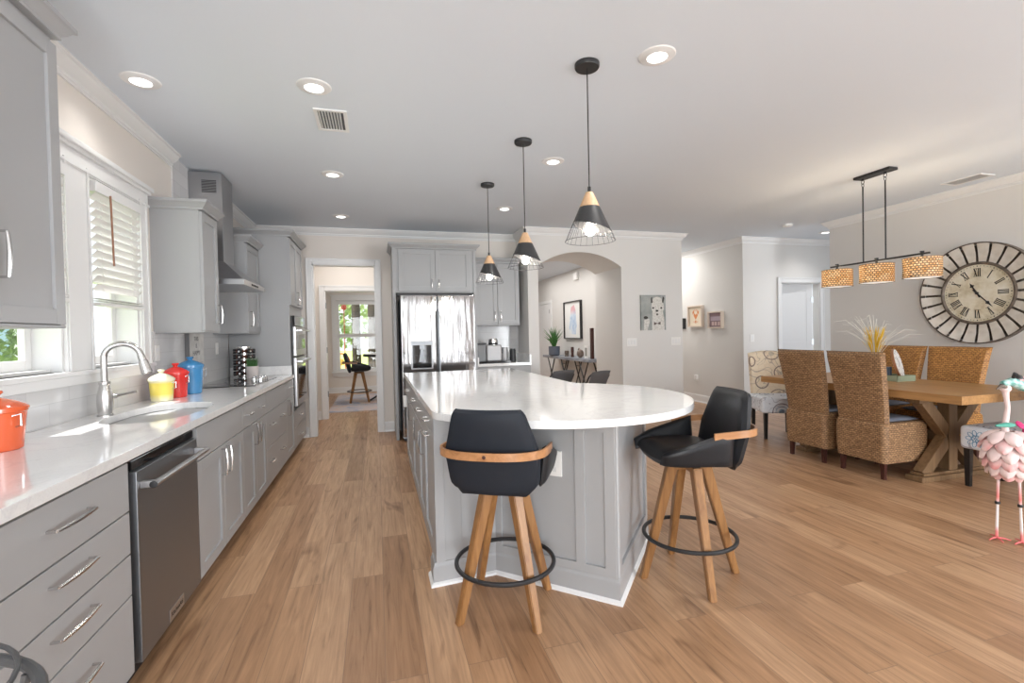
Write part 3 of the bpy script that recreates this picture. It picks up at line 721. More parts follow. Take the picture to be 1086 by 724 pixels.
bp = [(.29, 2.95), (.268, 2.93), (.268, 2.50), (.60, 2.53), (1.085, 2.06), (1.60, 2.66), (1.28, 2.95), (1.28, 5.05), (.29, 5.05)]
bp = [(.268, 2.62), (.268, 2.50), (.60, 2.53), (1.085, 2.06), (1.60, 2.66), (1.28, 2.95)]
# room is on the left of this path, so walk it backwards
mb = sweep(bp, [(0, 0), (.016, 0), (.016, .095), (.010, .105), (.008, .118), (0, .118)], 0)
mb.build('baseboard', M['cab'], r)
sweep(bp, [(.016, 0), (.030, 0), (.028, .012), (.016, .02)], 0).build('shoe_moulding', M['trim'], r)
A = Vector((.60, 2.53)); B = Vector((1.085, 2.06))
m = MB(fr(A, B)); m.box((.24, -.012, .575), (.40, -.0, .705), .003); o = m.build('outlet', M['plasticwhite'], r)
m = MB(fr(A, B))
for x in (.28, .36):
    for z in (.61, .67): m.box((x-.012, -.0135, z-.012), (x+.012, -.012, z+.012), .001)
m.build('socket', mat('socket_white', (.7, .7, .69), .4), o)
MB().box((.235, 4.82, .60), (.27, 4.88, .71), .004).build('outlet', M['plasticwhite'], r)
cc, cr = (1.03, 2.73), .80
top = [(.262, 5.14), (.262, 2.50), (.275, 2.42), (.31, 2.375)]
a0 = math.atan2(2.33-cc[1], .40-cc[0])
import math as _m
circ = []
a = math.atan2(2.27-cc[1], .42-cc[0]); a_end = math.acos((1.455-cc[0])/cr)
a = a+2*PI if a < 0 else a
aa = a-2*PI; N = 44
for k in range(N+1):
    t = aa+(a_end-aa)*k/N; rad = cr*(1+.0*math.sin(t)); circ.append((cc[0]+rad*math.cos(t), cc[1]+rad*math.sin(t)))
top += circ+[(1.455, 5.18)]
m = MB(); m.prism(top, .876, .914, bev=.003)
tag(m.build('island_countertop', M['quartz']), 'white quartz island top with large round seating end', 'countertop')

# ------------------------------------------------------------------ upper cabinets
CC = [(0, 0), (.010, 0), (.010, .014), (.022, .024), (.036, .042), (.047, .048), (.047, .066), (0, .066)]
def crown_box(root, w, d, z, sides='LFR', ext=0):       # cabinet crown round local front (y=-.02) and sides
    p = []
    y0 = -.021
    if 'L' in sides: p.append((0, d))
    p += [(0, y0), (w, y0)]
    if 'R' in sides: p.append((w, d))
    sweep(p, CC, z).build('crown', M['cab'], root)
    MB().box((0, y0, z), (w, d, z+.015)).build('top_panel', M['cab'], root, smooth=0)
def upper_cab(label, loc, rz, w, d, z0, z1, doors, crown=True, sides='LFR', name='wall_cabinet'):
    r = thing(name, label, 'cabinet', (loc[0], loc[1], 0), rz)
    MB().box((0, 0, z0), (w, d, z1), .001).build('carcass', M['cab'], r, smooth=0)
    MB().box((0, -.018, z0-.012), (w, d, z0), .003).build('light_rail', M['cab'], r)
    for dd in doors: add_front(r, 'door', *dd)
    if crown: crown_box(r, w, d, z1-.004, sides)
    return r
XU = -1.18
r = upper_cab('large grey wall cabinet at the left edge above the orange canister', (XU-.02, 1.50), PI/2, .80, .30, 1.375, 2.50, [(0, .40, 1.375, 2.47, []), (.40, .80, 1.375, 2.47, [D(.455, 1.60, True, .15)])])
r = upper_cab('tall narrow grey wall cabinet between the window and the range hood', (XU-.02, 3.885), PI/2, .34, .30, 1.37, 2.235, [(0, .34, 1.37, 2.225, [D(.30, 1.50, True, .14)])])
r = upper_cab('grey wall cabinet between the range hood and the oven tower', (XU-.02, 5.10), PI/2, .48, .30, 1.37, 2.235, [(0, .48, 1.37, 2.225, [D(.06, 1.50, True, .14)])], sides='LF')
# oven tower
r = thing('oven_tower', 'tall grey cabinet tower holding the wall ovens at the counter end', 'cabinet', (XF, 5.60, 0), PI/2)
w = .84
MB().box((0, 0, .1), (w, .59, 2.40), .001).build('carcass', M['cab'], r, smooth=0)
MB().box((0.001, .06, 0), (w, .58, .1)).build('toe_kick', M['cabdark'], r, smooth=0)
add_front(r, 'door', 0, w/2, 1.66, 2.385, [D(w/2-.04, 1.76, True, .14)]); add_front(r, 'door', w/2, w, 1.66, 2.385, [D(w/2+.04, 1.76, True, .14)])
add_front(r, 'drawer', 0, w, .32, .515, [D(w*.45, .43, False, .13)]); add_front(r, 'drawer', 0, w, .105, .32, [D(w*.45, .21, False, .13)])
crown_box(r, w, .59, 2.395, 'LFR')
r = thing('double_oven', 'stainless and black double wall oven built into the grey tower', 'oven', (XF, 5.60, 0), PI/2)
MB().box((.05, -.02, .535), (w-.05, -.002, 1.55), .002).build('frame', M['black'], r)
m = MB(); m.box((.04, -.045, 1.44), (w-.04, -.02, 1.55), .003); m.build('control_panel', M['blackgloss'], r)
for z0, z1 in ((1.11, 1.43), (.56, 1.09)):
    o = MB().box((.04, -.05, z0), (w-.04, -.02, z1), .004).build('oven_door', M['steel'], r)
    MB().box((.14, -.053, z0+.07), (w-.14, -.05, z1-.085), .002).build('glass', M['blackgloss'], o)
    m = MB(); m.tube([(.07, -.10, z1-.04), (w-.07, -.10, z1-.04)], .012, 12)
    for x in (.1, w-.1): m.box((x-.01, -.10, z1-.05), (x+.01, -.05, z1-.03), .002)
    m.build('handle', M['steel'], o)

# range hood
r = thing('range_hood', 'stainless chimney range hood over the cooktop', 'range hood', (XW+.012, 4.38, 0), PI/2)   # local x along y, -y toward room
M['hood'] = mat('hood_steel', (.42, .42, .43), .34, 1.)
m = MB(); m.box((.21, -.25, 1.95), (.52, 0, 2.72), .002); ch = m.build('chimney', M['hood'], r)
m = MB()
for k in range(9): m.box((.207, -.21+.0-.0, 2.55+k*.012), (.2095, -.10, 2.556+k*.012))
m.build('vent_grille', M['black'], ch, smooth=0)
V = [(0, -.44, 1.80), (.73, -.44, 1.80), (.73, 0, 1.80), (0, 0, 1.80), (.21, -.25, 1.97), (.52, -.25, 1.97), (.52, 0, 1.97), (.21, 0, 1.97)]
m = MB(); m._add(V, [(0, 1, 5, 4), (1, 2, 6, 5), (2, 3, 7, 6), (3, 0, 4, 7), (4, 5, 6, 7), (0, 3, 2, 1)]); m.build('canopy', M['hood'], r)
MB().box((-.005, -.45, 1.755), (.735, 0, 1.80), .002).build('canopy_rim', M['steel'], r)
m = MB()
for k in range(5): m.box((.24+k*.05, -.456, 1.768), (.265+k*.05, -.45, 1.785), .002)
m.build('button', M['black'], r)
# cooktop
r = thing('cooktop', 'black glass electric cooktop set in the counter under the hood', 'cooktop', (-1.20, 4.83, .914))
MB().box((-.25, -.44, 0), (.22, .44, .007), .003).build('glass_top', M['blackgloss'], r)
m = MB()
for (x, y, q) in ((-.12, -.26, .1), (-.1, .24, .09), (.07, -.30, .075), (-.05, 0, .08)): m.tube([(x+q*math.cos(a), y+q*math.sin(a), .0073) for a in [2*PI*k/32 for k in range(32)]], .0009, 4, True)
m.build('burner_ring', mat('burner_grey', (.16, .16, .17), .3), r)
for k, (x, y) in enumerate(((.16, .02), (.16, .11), (.16, .20), (.10, .065), (.10, .155))):
    MB().lathe([(.028, 0), (.028, .022), (.023, .030), (.0, .030)], (0, 0, 0), 16).box((-.005, -.026, .028), (.005, .026, .042), .002).build('knob', M['chrome'], r, (x, y, .007))
# things on the long counter
def canister(label, loc, col, R, Hh, two_tone=None):
    r = thing('canister', label, 'canister', loc, random.uniform(-.4, .4))
    cm = mat(label.split()[0]+'_enamel', col, .18, coat=.6)
    if two_tone:
        nt = cm.node_tree; t = nt.nodes.new('ShaderNodeTexCoord'); s = nt.nodes.new('ShaderNodeSeparateXYZ'); nt.links.new(t.outputs['Object'], s.inputs[0])
        mr = nt.nodes.new('ShaderNodeMapRange'); mr.inputs[1].default_value = 0; mr.inputs[2].default_value = Hh; nt.links.new(s.outputs[2], mr.inputs[0])
        setc(cm, ramp(nt, mr.outputs[0], [(0, two_tone), (.35, col), (.85, col), (1, two_tone)]))
    MB().lathe([(R*.80, 0), (R*.86, .004), (R*.93, Hh*.5), (R, Hh*.93), (R*1.04, Hh*.95), (R*1.04, Hh)], n=32).build('body', cm, r)
    MB().lathe([(R*1.08, Hh), (R*1.08, Hh+.008), (R*.95, Hh+.018), (R*.6, Hh+.034), (R*.2, Hh+.045), (R*.16, Hh+.050), (R*.3, Hh+.062), (R*.26, Hh+.070), (0, Hh+.072)], n=32).build('lid', cm, r)
    m = MB(); m.tube([(R*.98, -.012, Hh*.86), (R*1.22, 0, Hh*.9), (R*1.22, 0, Hh*.62), (R*.98, 0, Hh*.58)], .0035, 6); m.build('clasp', M['nickel'], r)
    return r
canister('yellow lidded enamel canister, front of the three by the sink', (-1.36, 3.62, .914), (.86, .70, .13), .070, .135, (.86, .82, .62))
canister('red lidded enamel canister between the yellow and the blue one', (-1.35, 3.82, .914), (.72, .035, .03), .075, .165)
canister('blue lidded enamel canister, rear and tallest of the three', (-1.33, 4.03, .914), (.06, .27, .55), .082, .20)
canister('orange lidded enamel canister at the left edge of the counter', (-1.365, 2.21, .914), (.80, .13, .04), .088, .150)
# leaning sign
r = thing('wall_sign', 'weathered white board sign with small lettering hanging on the tile behind the canisters', 'sign', (XW+.013, 4.42, 1.05), PI/2)
MB().box((0, -.02, 0), (.36, 0, .31), .002).build('board', noisy('weathered_white', (.52, .51, .50), (.66, .65, .63), 14, .8), r)
MB().box((-.014, -.03, -.0), (0, 0, .32), .001).build('side_strip', M['cabdark'], r)
m = MB()
for t_, z, s_ in (('THIS', .265, .05), ('IS', .205, .05), ('HAPPY', .145, .055)): m.text(t_, s_, T(.18, -.0205, z) @ RX(PI/2), .0005)
m.build('lettering', mat('sign_ink', (.12, .12, .13), .7), r, smooth=0)
MB().box((.06, -.0215, .01), (.32, -.02, .035)).box((.1, -.0215, .06), (.32, -.02, .066)).build('scene_print', mat('sign_print', (.3, .3, .31), .7), r, smooth=0)
# spice rack
r = thing('spice_rack', 'revolving chrome spice rack full of jars beside the oven tower', 'spice rack', (-1.30, 5.40, .914), .3)
MB().lathe([(.085, 0), (.085, .012), (.03, .016), (.03, .30), (.075, .302), (.075, .315), (0, .318)], n=24).build('frame', M['chrome'], r)
jm = mat('spice_brown', (.16, .05, .03), .4); jars = {}
for k in range(6):
    a = k*PI/3
    for z in range(5):
        m = MB(T(0, 0, 0)); m.M = RZ(0) @ RY(PI/2); m.lathe([(.019, 0), (.019, .045)], n=10)
        if 'j' not in jars:
            j = m.build('spice_jar', jm, r); jars['j'] = j
            c = MB(RY(PI/2)).lathe([(.0235, .045), (.0235, .066), (.02, .069), (0, .069)], n=12).build('jar_cap', M['black'], j)
            d_ = MB(RY(PI/2)).lathe([(.011, .069), (.010, .072), (0, .073)], n=10).build('cap_centre', M['chrome'], j)
        else:
            m.bm.free(); j = jars['j'].copy(); COL.objects.link(j)
            for ch in jars['j'].children: q = ch.copy(); COL.objects.link(q); q.parent = j
        j.location = (.03*math.cos(a), .03*math.sin(a), .045+z*.056); j.rotation_euler = (0, 0, a)
# grass pot
r = thing('potted_grass', 'small green grass plant in a white pot in front of the spice rack', 'plant', (-1.20, 5.26, .914+.007))
MB().lathe([(.045, 0), (.052, .04), (.060, .115), (.055, .115), (.052, .10), (0, .10)], n=24).build('pot', mat('pale_pot', (.66, .60, .58), .5), r)
m = MB()
for k in range(110):
    a = random.uniform(0, 6.28); q = random.uniform(0, .045); x, y = q*math.cos(a), q*math.sin(a); h_ = random.uniform(.06, .10); l = random.uniform(0, .03)
    m.tube([(x, y, .10), (x+l*.4*math.cos(a), y+l*.4*math.sin(a), .10+h_*.6), (x+l*math.cos(a), y+l*math.sin(a), .10+h_)], [.0022, .0018, .0004], 4)
m.build('grass', M['green'], r)
# outlets on the tile
for y, lb in ((3.90, 'white wall outlet on the tile beside the right window casing'), (5.2, 'white wall outlet on the tile below the cabinet near the oven tower')):
    r = tag(MB().box((0, -.035, -.055), (.006, .035, .055), .002).build('wall_outlet', M['plasticwhite'], loc=(XW+.012, y, 1.22)), lb, 'outlet')
    MB().box((.006, -.014, .01), (.0085, .014, .035), .001).box((.006, -.014, -.035), (.0085, .014, -.01), .001).build('socket', M['trim'], r)

# ------------------------------------------------------------------ fridge wall
r = thing('fridge_cabinet', 'grey cabinet surround and two-door cupboard over the refrigerator', 'cabinet', (0, 6.12, 0))
MB().box((.205, 0, 0), (.240, .62, 2.40), .001).build('side_panel', M['cab'], r, smooth=0)
MB().box((1.225, 0, 0), (1.262, .62, 2.40), .001).build('side_panel', M['cab'], r, smooth=0)
MB().box((.24, .012, 1.845), (1.225, .62, 2.40)).build('carcass', M['cab'], r, smooth=0)
for a, b, hx in ((.275, .733, .690), (.733, 1.19, .776)):
    o = shaker(a, b, 1.86, 2.39).build('door', M['cab'], r, (0, .012, 0)); pull(.10, True, mtx=T(hx, -.02, 1.96)).build('handle', M['nickel'], o)
sweep([(.205, .62), (.205, -.001), (1.262, -.001), (1.262, .62)], CC, 2.395).build('crown', M['cab'], r)
MB().box((.205, 0, 2.395), (1.262, .62, 2.41)).build('top_panel', M['cab'], r, smooth=0)
MB().box((.255, .03, 1.81), (1.21, .05, 1.845)).build('gap_shadow_panel', M['black'], r, smooth=0)
def m_fridge():
    m = mat('fridge_steel', (.50, .50, .51), .09, 1.); nt = m.node_tree
    f = noise(nt, mapping(nt, (9, 1, .7)), 1.2, 2, .5, .3); bumpn(nt, f, .2, .02); return m
M['fridge'] = m_fridge()
r = thing('refrigerator', 'large stainless side by side refrigerator with dark water dispenser', 'refrigerator', (0, 5.97, 0))
MB().box((.285, .07, .03), (1.205, .72, 1.78)).build('case', M['darksteel'], r, smooth=0)
MB().box((.30, .08, 0), (1.19, .6, .04)).build('toe_grille', M['black'], r, smooth=0)
fl = MB().box((.283, 0, .06), (.728, .07, 1.805), .012, seg=3).build('door', M['fridge'], r)
fr2 = MB().box((.738, 0, .06), (1.208, .07, 1.805), .012, seg=3).build('door', M['fridge'], r)
for x, o in ((.716, fl), (.750, fr2)):
    MB().box((x-.009, -.003, .72), (x+.009, .002, 1.62), .0015).build('pocket_handle', M['black'] if o is fl else M['darksteel'], o)
dp = MB().box((.395, -.012, .885), (.665, 0, 1.235), .003).build('dispenser', mat('dispenser_trim', (.35, .35, .36), .3, 1.), fl)
MB().box((.415, -.014, .905), (.645, -.011, 1.185), .002).build('recess', M['blackgloss'], dp)
MB().box((.405, -.016, 1.19), (.655, -.012, 1.23), .002).build('display', M['darksteel'], dp)
m = MB(); m.box((.50, -.04, 1.13), (.56, -.012, 1.185), .006); m._add([(.515, -.03, 1.13), (.545, -.03, 1.13), (.57, -.025, .98), (.49, -.025, .98), (.515, -.014, 1.13), (.545, -.014, 1.13), (.57, -.014, .98), (.49, -.014, .98)], [(0, 1, 2, 3), (4, 7, 6, 5), (0, 3, 7, 4), (1, 5, 6, 2), (3, 2, 6, 7)])
m.build('paddle', M['darksteel'], dp)
m = MB(RX(PI/2)); m.lathe([(.007, 0), (.007, .003)], (.33, 1.765, -.0005), 14); m.build('logo', mat('logo_grey', (.2, .2, .2), .4), fl)
# coffee nook
r = base_cab('grey base cabinet of the coffee nook right of the refrigerator', (1.268, 6.16, 0), 0, .727, [('drawer', 0, .727, .70, .868, [D(.36, .79, False, .12)]), ('door', 0, .363, .10, .70, [D(.32, .62, True, .14)]), ('door', .363, .727, .10, .70, [D(.41, .62, True, .14)])])
o = tag(MB().box((1.264, 6.115, .876), (1.998, 6.745, .914), .003).build('countertop', M['quartz']), 'small white quartz counter of the coffee nook', 'countertop')
MB().box((1.975, 6.13, .9145), (1.998, 6.745, 1.02), .002).box((1.264, 6.13, .9145), (1.28, 6.745, 1.0), .002).build('side_splash', M['quartz'], o)
struct(MB().box((1.262, 6.738, .9), (1.999, 6.7499, 1.42)).build('wall_tile_nook', M['tileback'], smooth=0))
upper_cab('grey two-door wall cabinet above the coffee maker', (1.30, 6.42), 0, .63, .32, 1.43, 2.28, [(0, .315, 1.43, 2.27, [D(.275, 1.55, True, .13)]), (.315, .63, 1.43, 2.27, [D(.355, 1.55, True, .13)])], sides='LFR')
MB().box((1.262, 6.42, 1.43), (1.298, 6.74, 2.28)).build('filler_strip', M['cab'], bpy.data.objects['wall_cabinet.003'] if 'wall_cabinet.003' in bpy.data.objects else None, smooth=0)
for o in [o for o in bpy.data.objects if o.name.startswith('filler_strip')]:
    if o.parent: o.location = (-1.30, -6.42, 0)
r = thing('coffee_maker', 'silver and black capsule coffee maker on the nook counter', 'coffee maker', (1.50, 6.40, .914))
M['silver'] = mat('silver_plastic', (.45, .45, .46), .45, .35)
MB().box((-.08, -.12, .02), (.13, .12, .24), .02, seg=3).build('body', M['silver'], r)
MB().lathe([(.06, .20), (.062, .24), (.062, .30), (.055, .325), (0, .33)], (.03, -.03, 0), 24).build('brew_head', M['chrome'], r)
MB().lathe([(.063, .245), (.063, .27)], (.03, -.03, 0), 24).build('head_band', M['black'], r)
MB().box((-.20, -.10, .02), (-.085, .10, .25), .012).build('water_tank', mat('grey_tank', (.22, .23, .24), .15), r)
MB().box((-.20, -.105, .25), (-.08, .105, .27), .004).build('tank_lid', M['black'], r)
MB().box((-.20, -.16, 0), (.25, .12, .022), .006).build('drip_tray', M['blackgloss'], r)
MB().lathe([(.045, .02), (.05, .06), (.05, .17), (.046, .20), (0, .205)], (.19, -.02, 0), 20).build('milk_frother', M['silver'], r)
MB().box((.12, -.08, .12), (.155, -.03, .19), .004).build('control_knob', M['black'], r)
r = thing('milk_jug', 'small black cylindrical milk frother right of the coffee maker', 'frother', (1.81, 6.38, .914))
MB().lathe([(.040, 0), (.045, .02), (.040, .10), (.042, .16), (.036, .175)], n=24).build('jug', M['black'], r)
MB().lathe([(.038, .175), (.036, .185), (0, .187)], n=24).build('lid', M['darksteel'], r)

# ------------------------------------------------------------------ bar stools
LEGA = math.radians(20)
def stool(label, loc, rz, leg_world, name='bar_stool', group=None):
    r = thing(name, label, 'bar stool', loc, rz, group)
    for k in range(4):
        a = leg_world+k*PI/2-rz
        ca, sa = math.cos(a), math.sin(a)
        m = MB(); n = 4
        V = []; F = []
        for (rad, z, wd, dp_) in ((.252, 0, .034, .034), (.088, .598, .048, .056)):
            for (p, q) in ((-1, -1), (1, -1), (1, 1), (-1, 1)):
                rr = rad+p*dp_/2; tt = q*wd/2; V.append((rr*ca-tt*sa, rr*sa+tt*ca, z))
        m._add(V, [(0, 3, 2, 1), (4, 5, 6, 7), (0, 1, 5, 4), (1, 2, 6, 5), (2, 3, 7, 6), (3, 0, 4, 7)])
        bmesh.ops.bevel(m.bm, geom=m.bm.edges[:], offset=.004, segments=2, affect='EDGES')
        m.build('leg', M['walnut'], r)
    m = MB()
    for k in range(2):
        m.M = RZ(leg_world-rz+k*PI/2); m.box((-.115, -.024, .572), (.115, .024, .602), .004)
    m.M = Matrix(); m.build('apron', M['walnut'], r)
    m = MB(); m.lathe([(.095, .602), (.095, .612), (.07, .614), (.07, .622)], n=24); m.build('swivel_plate', M['black'], r)
    MB().tube([(.232*math.cos(a), .232*math.sin(a), .223) for a in [2*PI*k/48 for k in range(48)]], .0105, 10, True).build('foot_ring', M['black'], r)
    # seat: cushion with front drop
    def Ps(u, v):
        x = u*.205*(1-.06*v)*(1-.3*max(0, -v-.3)/.7); y = .03+v*.185; z = .662+.018*abs(u)**2-.008*max(0, v-.6)/.4
        return (x, y, z)
    MB().pillow(Ps, .105, 16, 16, 5).build('seat', M['leather'], r)
    # side wings
    for s in (-1, 1):
        def Pw(u, v, s=s):
            t = (u+1)/2                        # 0 back .. 1 front
            y = -.13+t*.355
            zt = .698+.112*(1-t)**.8
            zb = .625+.02*t
            q = (v+1)/2; z = zb+(zt-zb)*q
            x = s*(.200+.026*q-.035*max(0, t-.7)/.3)
            return (x, y, z)
        MB().pillow(Pw, .052, 16, 10, 6).build('arm_wing', M['leather'], r)
    # back shell
    def hw(t):       # half width against height
        if t < .16: return .145+(.207-.145)*(t/.16)**.8
        if t < .5: return .207+.010*(t-.16)/.34
        return .217-(t-.5)/.5*.060
    def Pb(u, v):
        t = (v+1)/2; z = .592+t*.393
        w = hw(t); edge = max(0, (t-.93)/.07); w *= 1-.08*edge**2
        x = u*w; y = -.175-.100*t+.030*abs(u)**2*(1 if t > .1 else t*10)
        return (x, y, z)
    MB().pillow(Pb, .062, 16, 20, 9).build('backrest', M['fabricnavy'], r)
    pts = [(-.236, -.02, .785), (-.240, -.12, .792)]+[(-.240*math.copysign(abs(math.cos(a))**.8, math.cos(a)), -.14-.170*math.sin(a)**.8, .795) for a in [PI*k/20 for k in range(1, 20)]]+[(.240, -.12, .792), (.236, -.02, .785)]
    band = MB().ribbon(pts, .034, .011).build('arm_band', M['bentwood'], r)
    MB(T(0, -.314, .795) @ RX(PI/2)).lathe([(.008, -.004), (.008, .003), (0, .005)], n=12).build('bolt', M['darkleg'], band)
    return r
s1 = stool('navy and walnut swivel bar stool with its back to the camera, left one at island', (.565, 2.20, 0), -math.radians(29), math.radians(18))
s2 = stool('black and walnut swivel bar stool seen from the side, right one at the island', (1.57, 2.175, 0), math.radians(80), math.radians(-12))
for o in s2.children:
    if o.name.startswith('backrest'): o.data.materials[0] = M['leather']
s3 = again(s1, (-.36, 10.0, 0), -PI/2, 'bar stool with walnut legs in the far room by the window')

# ------------------------------------------------------------------ dining table
r = thing('dining_table', 'rustic oak trestle dining table with crossed X pedestals', 'table', (4.685, 3.465, 0))
m = MB()
for k in range(5):
    a = -.515+k*.206; m.box((a+.0008, -.965, .738), (a+.2052, .965, .765), .002)
m.box((-.515, -.965, .70), (.515, -.925, .740), .002); m.box((-.515, .925, .70), (.515, .965, .740), .002); m.box((-.515, -.926, .70), (-.475, .926, .740), .002); m.box((.475, -.926, .70), (.515, .926, .740), .002)
m.build('tabletop', M['tablewood'], r)
def ped(y):
    m = MB(T(0, y, 0))
    m.box((-.40, -.07, 0), (.40, .07, .045), .008); m.box((-.36, -.055, .045), (.36, .055, .07), .006)
    m.box((-.40, -.05, .655), (.40, .05, .70), .004); m.box((-.05, -.045, .07), (.05, .045, .655), .004)
    for s in (-1, 1):
        for t0, t1 in (((-.30, .07), (.0, .37)), ((.0, .34), (-.30, .655))):
            P = Vector((t0[0]*s, 0, t0[1])); Q = Vector((t1[0]*s, 0, t1[1])); d = Q-P; L = d.length; a = math.atan2(d.z, d.x)
            keep = m.M; m.M = m.M @ T(P.x, 0, P.z) @ RY(-a); m.box((-.03, -.04, -.048), (L+.03, .04, .048), .004); m.M = keep
    return m
ped(-.55).build('pedestal', M['pedwood'], r); ped(.55).build('pedestal', M['pedwood'], r)
MB().box((-.04, -.51, .30), (.04, .51, .38), .004).build('stretcher', M['pedwood'], r)

# woven chairs, front = local +Y... seat opens toward +Y, back at -Y
def wicker_chair(label, loc, rz):
    r = thing('wicker_dining_chair', label, 'chair', loc, rz)
    for (x, y) in ((-.18, -.19), (.18, -.19), (-.18, .22), (.18, .22)):
        m = MB(); m.tube([(x*1.02, y*1.02, 0), (x, y, .17)], [.020, .028], 4); m.build('leg', M['darkleg'], r)
    def sk(h0, h1, wf):   # rounded-rectangle loops
        pass
    m = MB(); lv = []; n = 40
    def loop(z, wx, y0, y1, rr, wave=0.):
        pts = cornered(-wx, y0, wx, y1, rr, 9)
        return [(x, y, z+(wave*max(0., 1-(abs(x)/wx)**2) if True else 0)+(wave*max(0, 1-((y-(y0+y1)/2)/((y1-y0)/2))**2))) for x, y in pts]
    L = [loop(.135, .225, -.235, .265, .05, .018), loop(.22, .232, -.24, .272, .05), loop(.36, .236, -.243, .275, .05), loop(.455, .232, -.24, .27, .05), loop(.478, .215, -.225, .25, .04)]
    V = [p for l in L for p in l]; k = len(L[0]); F = []
    for i in range(len(L)-1):
        for j in range(k): F.append((i*k+j, i*k+(j+1) % k, (i+1)*k+(j+1) % k, (i+1)*k+j))
    F += [tuple(range(k))[::-1], tuple(range((len(L)-1)*k, len(L)*k))]
    m._add(V, F); m.build('seat', M['wicker'], r)
    def Pb(u, v):
        t = (v+1)/2; z = .40+t*.685; w = .222+.045*t**1.4
        y = -.185-.11*t**1.5+.012*u*u
        return (u*w, y, z)
    MB().pillow(Pb, .085, 14, 20, 10).build('backrest', M['wicker'], r)
    def Pc(u, v): return (u*.19, .03+v*.19, .492)
    MB().pillow(Pc, .038, 12, 12, 5).build('cushion', M['cushion'], r)
    return r
wA = wicker_chair('woven seagrass dining chair facing the table, left of the near pair', (4.30, 3.77, 0), -PI/2)
wicker_list = [((4.30, 3.21, 0), -PI/2, 'woven seagrass dining chair facing the table, right of the near pair, closest to the camera'),
               ((5.17, 3.29, 0), PI/2, 'woven seagrass dining chair on the clock side of the table, right one'),
               ((5.17, 3.83, 0), PI/2, 'woven seagrass dining chair on the clock side of the table, left one behind the tray')]
for l, a, lb in wicker_list:
    o = again(wA, l, a, lb)
    if a > 0:
        for ch in o.children:
            if ch.name.split('.')[0] in ('seat', 'backrest'): ch.data = ch.data.copy(); ch.data.materials[0] = M['wickerlit']

def parsons(label, loc, rz, seatm, backm):
    r = thing('upholstered_dining_chair', label, 'chair', loc, rz)
    for (x, y) in ((-.20, .21), (.20, .21), (-.20, -.20), (.20, -.20)):
        m = MB(); m.tube([(x, y, 0), (x, y, .32)], [.022, .030], 4); m.build('leg', M['blackleg'], r)
    MB().box((-.245, -.22, .305), (.245, .25, .49), .03, seg=4).build('seat', seatm, r)
    def Pb(u, v):
        t = (v+1)/2; z = .36+t*.63; w = .22+.012*t
        return (u*w, -.215-.08*t+.01*u*u-.03*max(0, t-.85)/.15*0, z+.03*(1-u*u)*t)
    MB().pillow(Pb, .10, 14, 18, 10).build('backrest', backm, r)
    return r
parsons('cream floral upholstered chair at the far end of the table', (4.65, 4.70, 0), PI-.42, M['floralblue'], M['floralcream'])
pn = parsons('white and blue floral upholstered chair at the near end of the dining table', (4.76, 2.48, 0), 0, M['floralblue'], M['floralblue'])

m = MB(); X_ = -.2465
def blob(cy, cz, ry, rz_, r=.0022, n=16, ph=0): m.tube([(X_, cy+ry*math.cos(t)*math.cos(ph)-rz_*math.sin(t)*math.sin(ph), cz+ry*math.cos(t)*math.sin(ph)+rz_*math.sin(t)*math.cos(ph)) for t in [2*PI*k/n for k in range(n)]], r, 4, True)
for k in range(9):
    a = 2*PI*k/9; blob(.135+.045*math.cos(a), .397+.045*math.sin(a), .022, .013, ph=a)
for k in range(6):
    a = 2*PI*k/6; blob(.135+.019*math.cos(a), .397+.019*math.sin(a), .013, .009, ph=a)
m.build('flower_motif', mat('blue_thread', (.16, .33, .50), .8), pn)
# centrepiece
M['sage'] = mat('sage_green_wood', (.34, .40, .28), .6)
r = thing('centrepiece_tray', 'sage green wooden tray in the middle of the dining table', 'tray', (4.90, 3.60, .765), -.05)
m = MB(); m.box((-.11, -.22, 0), (.11, .22, .01)); m.box((-.11, -.22, .01), (-.098, .22, .055)); m.box((.098, -.22, .01), (.11, .22, .055)); m.box((-.11, -.22, .01), (.11, -.208, .055)); m.box((-.11, .208, .01), (.11, .22, .055)); m.build('tray', M['sage'], r, smooth=0)
r = thing('tray_clock', 'small round white clock leaning in the green tray', 'clock', (4.88, 3.46, .776), .45)
m = MB(T(0, 0, .155) @ RX(PI/2-.25)); m.lathe([(.14, -.008), (.147, -.005), (.147, .012), (.14, .015)], n=40); m.build('rim', mat('copper_rim', (.38, .18, .09), .4, .5), r)
m = MB(T(0, 0, .155) @ RX(PI/2-.25)); m.lathe([(.138, .0151), (.0, .0155)], n=40, caps=False); m.build('dial', mat('dial_white', (.80, .80, .78), .5), r)
m = MB(T(0, 0, .155) @ RX(PI/2-.25))
for k in range(12): m.M = T(0, 0, .155) @ RX(PI/2-.25) @ RZ(k*PI/6); m.box((-.003, .105, .0156), (.003, .125, .0166))
m.M = T(0, 0, .155) @ RX(PI/2-.25) @ RZ(.6); m.box((-.003, 0, .0166), (.003, .08, .0176)); m.M = T(0, 0, .155) @ RX(PI/2-.25) @ RZ(2.2); m.box((-.003, 0, .0166), (.003, .055, .0176))
m.build('hands', M['black'], r, smooth=0)
MB().box((-.06, .02, -.0), (.06, .10, .02), .004).box((-.05, .05, 0), (-.03, .09, .12), .003).box((.03, .05, 0), (.05, .09, .12), .003).build('easel', mat('slate_blue', (.08, .12, .18), .5), r)
r = thing('dried_grass_vase', 'vase of yellow and white dried grass on the dining table', 'vase', (4.95, 3.73, .776))
MB().lathe([(.035, 0), (.05, .04), (.055, .10), (.035, .17), (.028, .20), (.034, .215), (.028, .215), (.022, .19), (0, .18)], n=24).build('vase', mat('grey_vase', (.35, .36, .34), .4), r)
ym = mat('yellow_grass', (.80, .52, .05), .6); wm = mat('white_grass', (.78, .76, .70), .6)
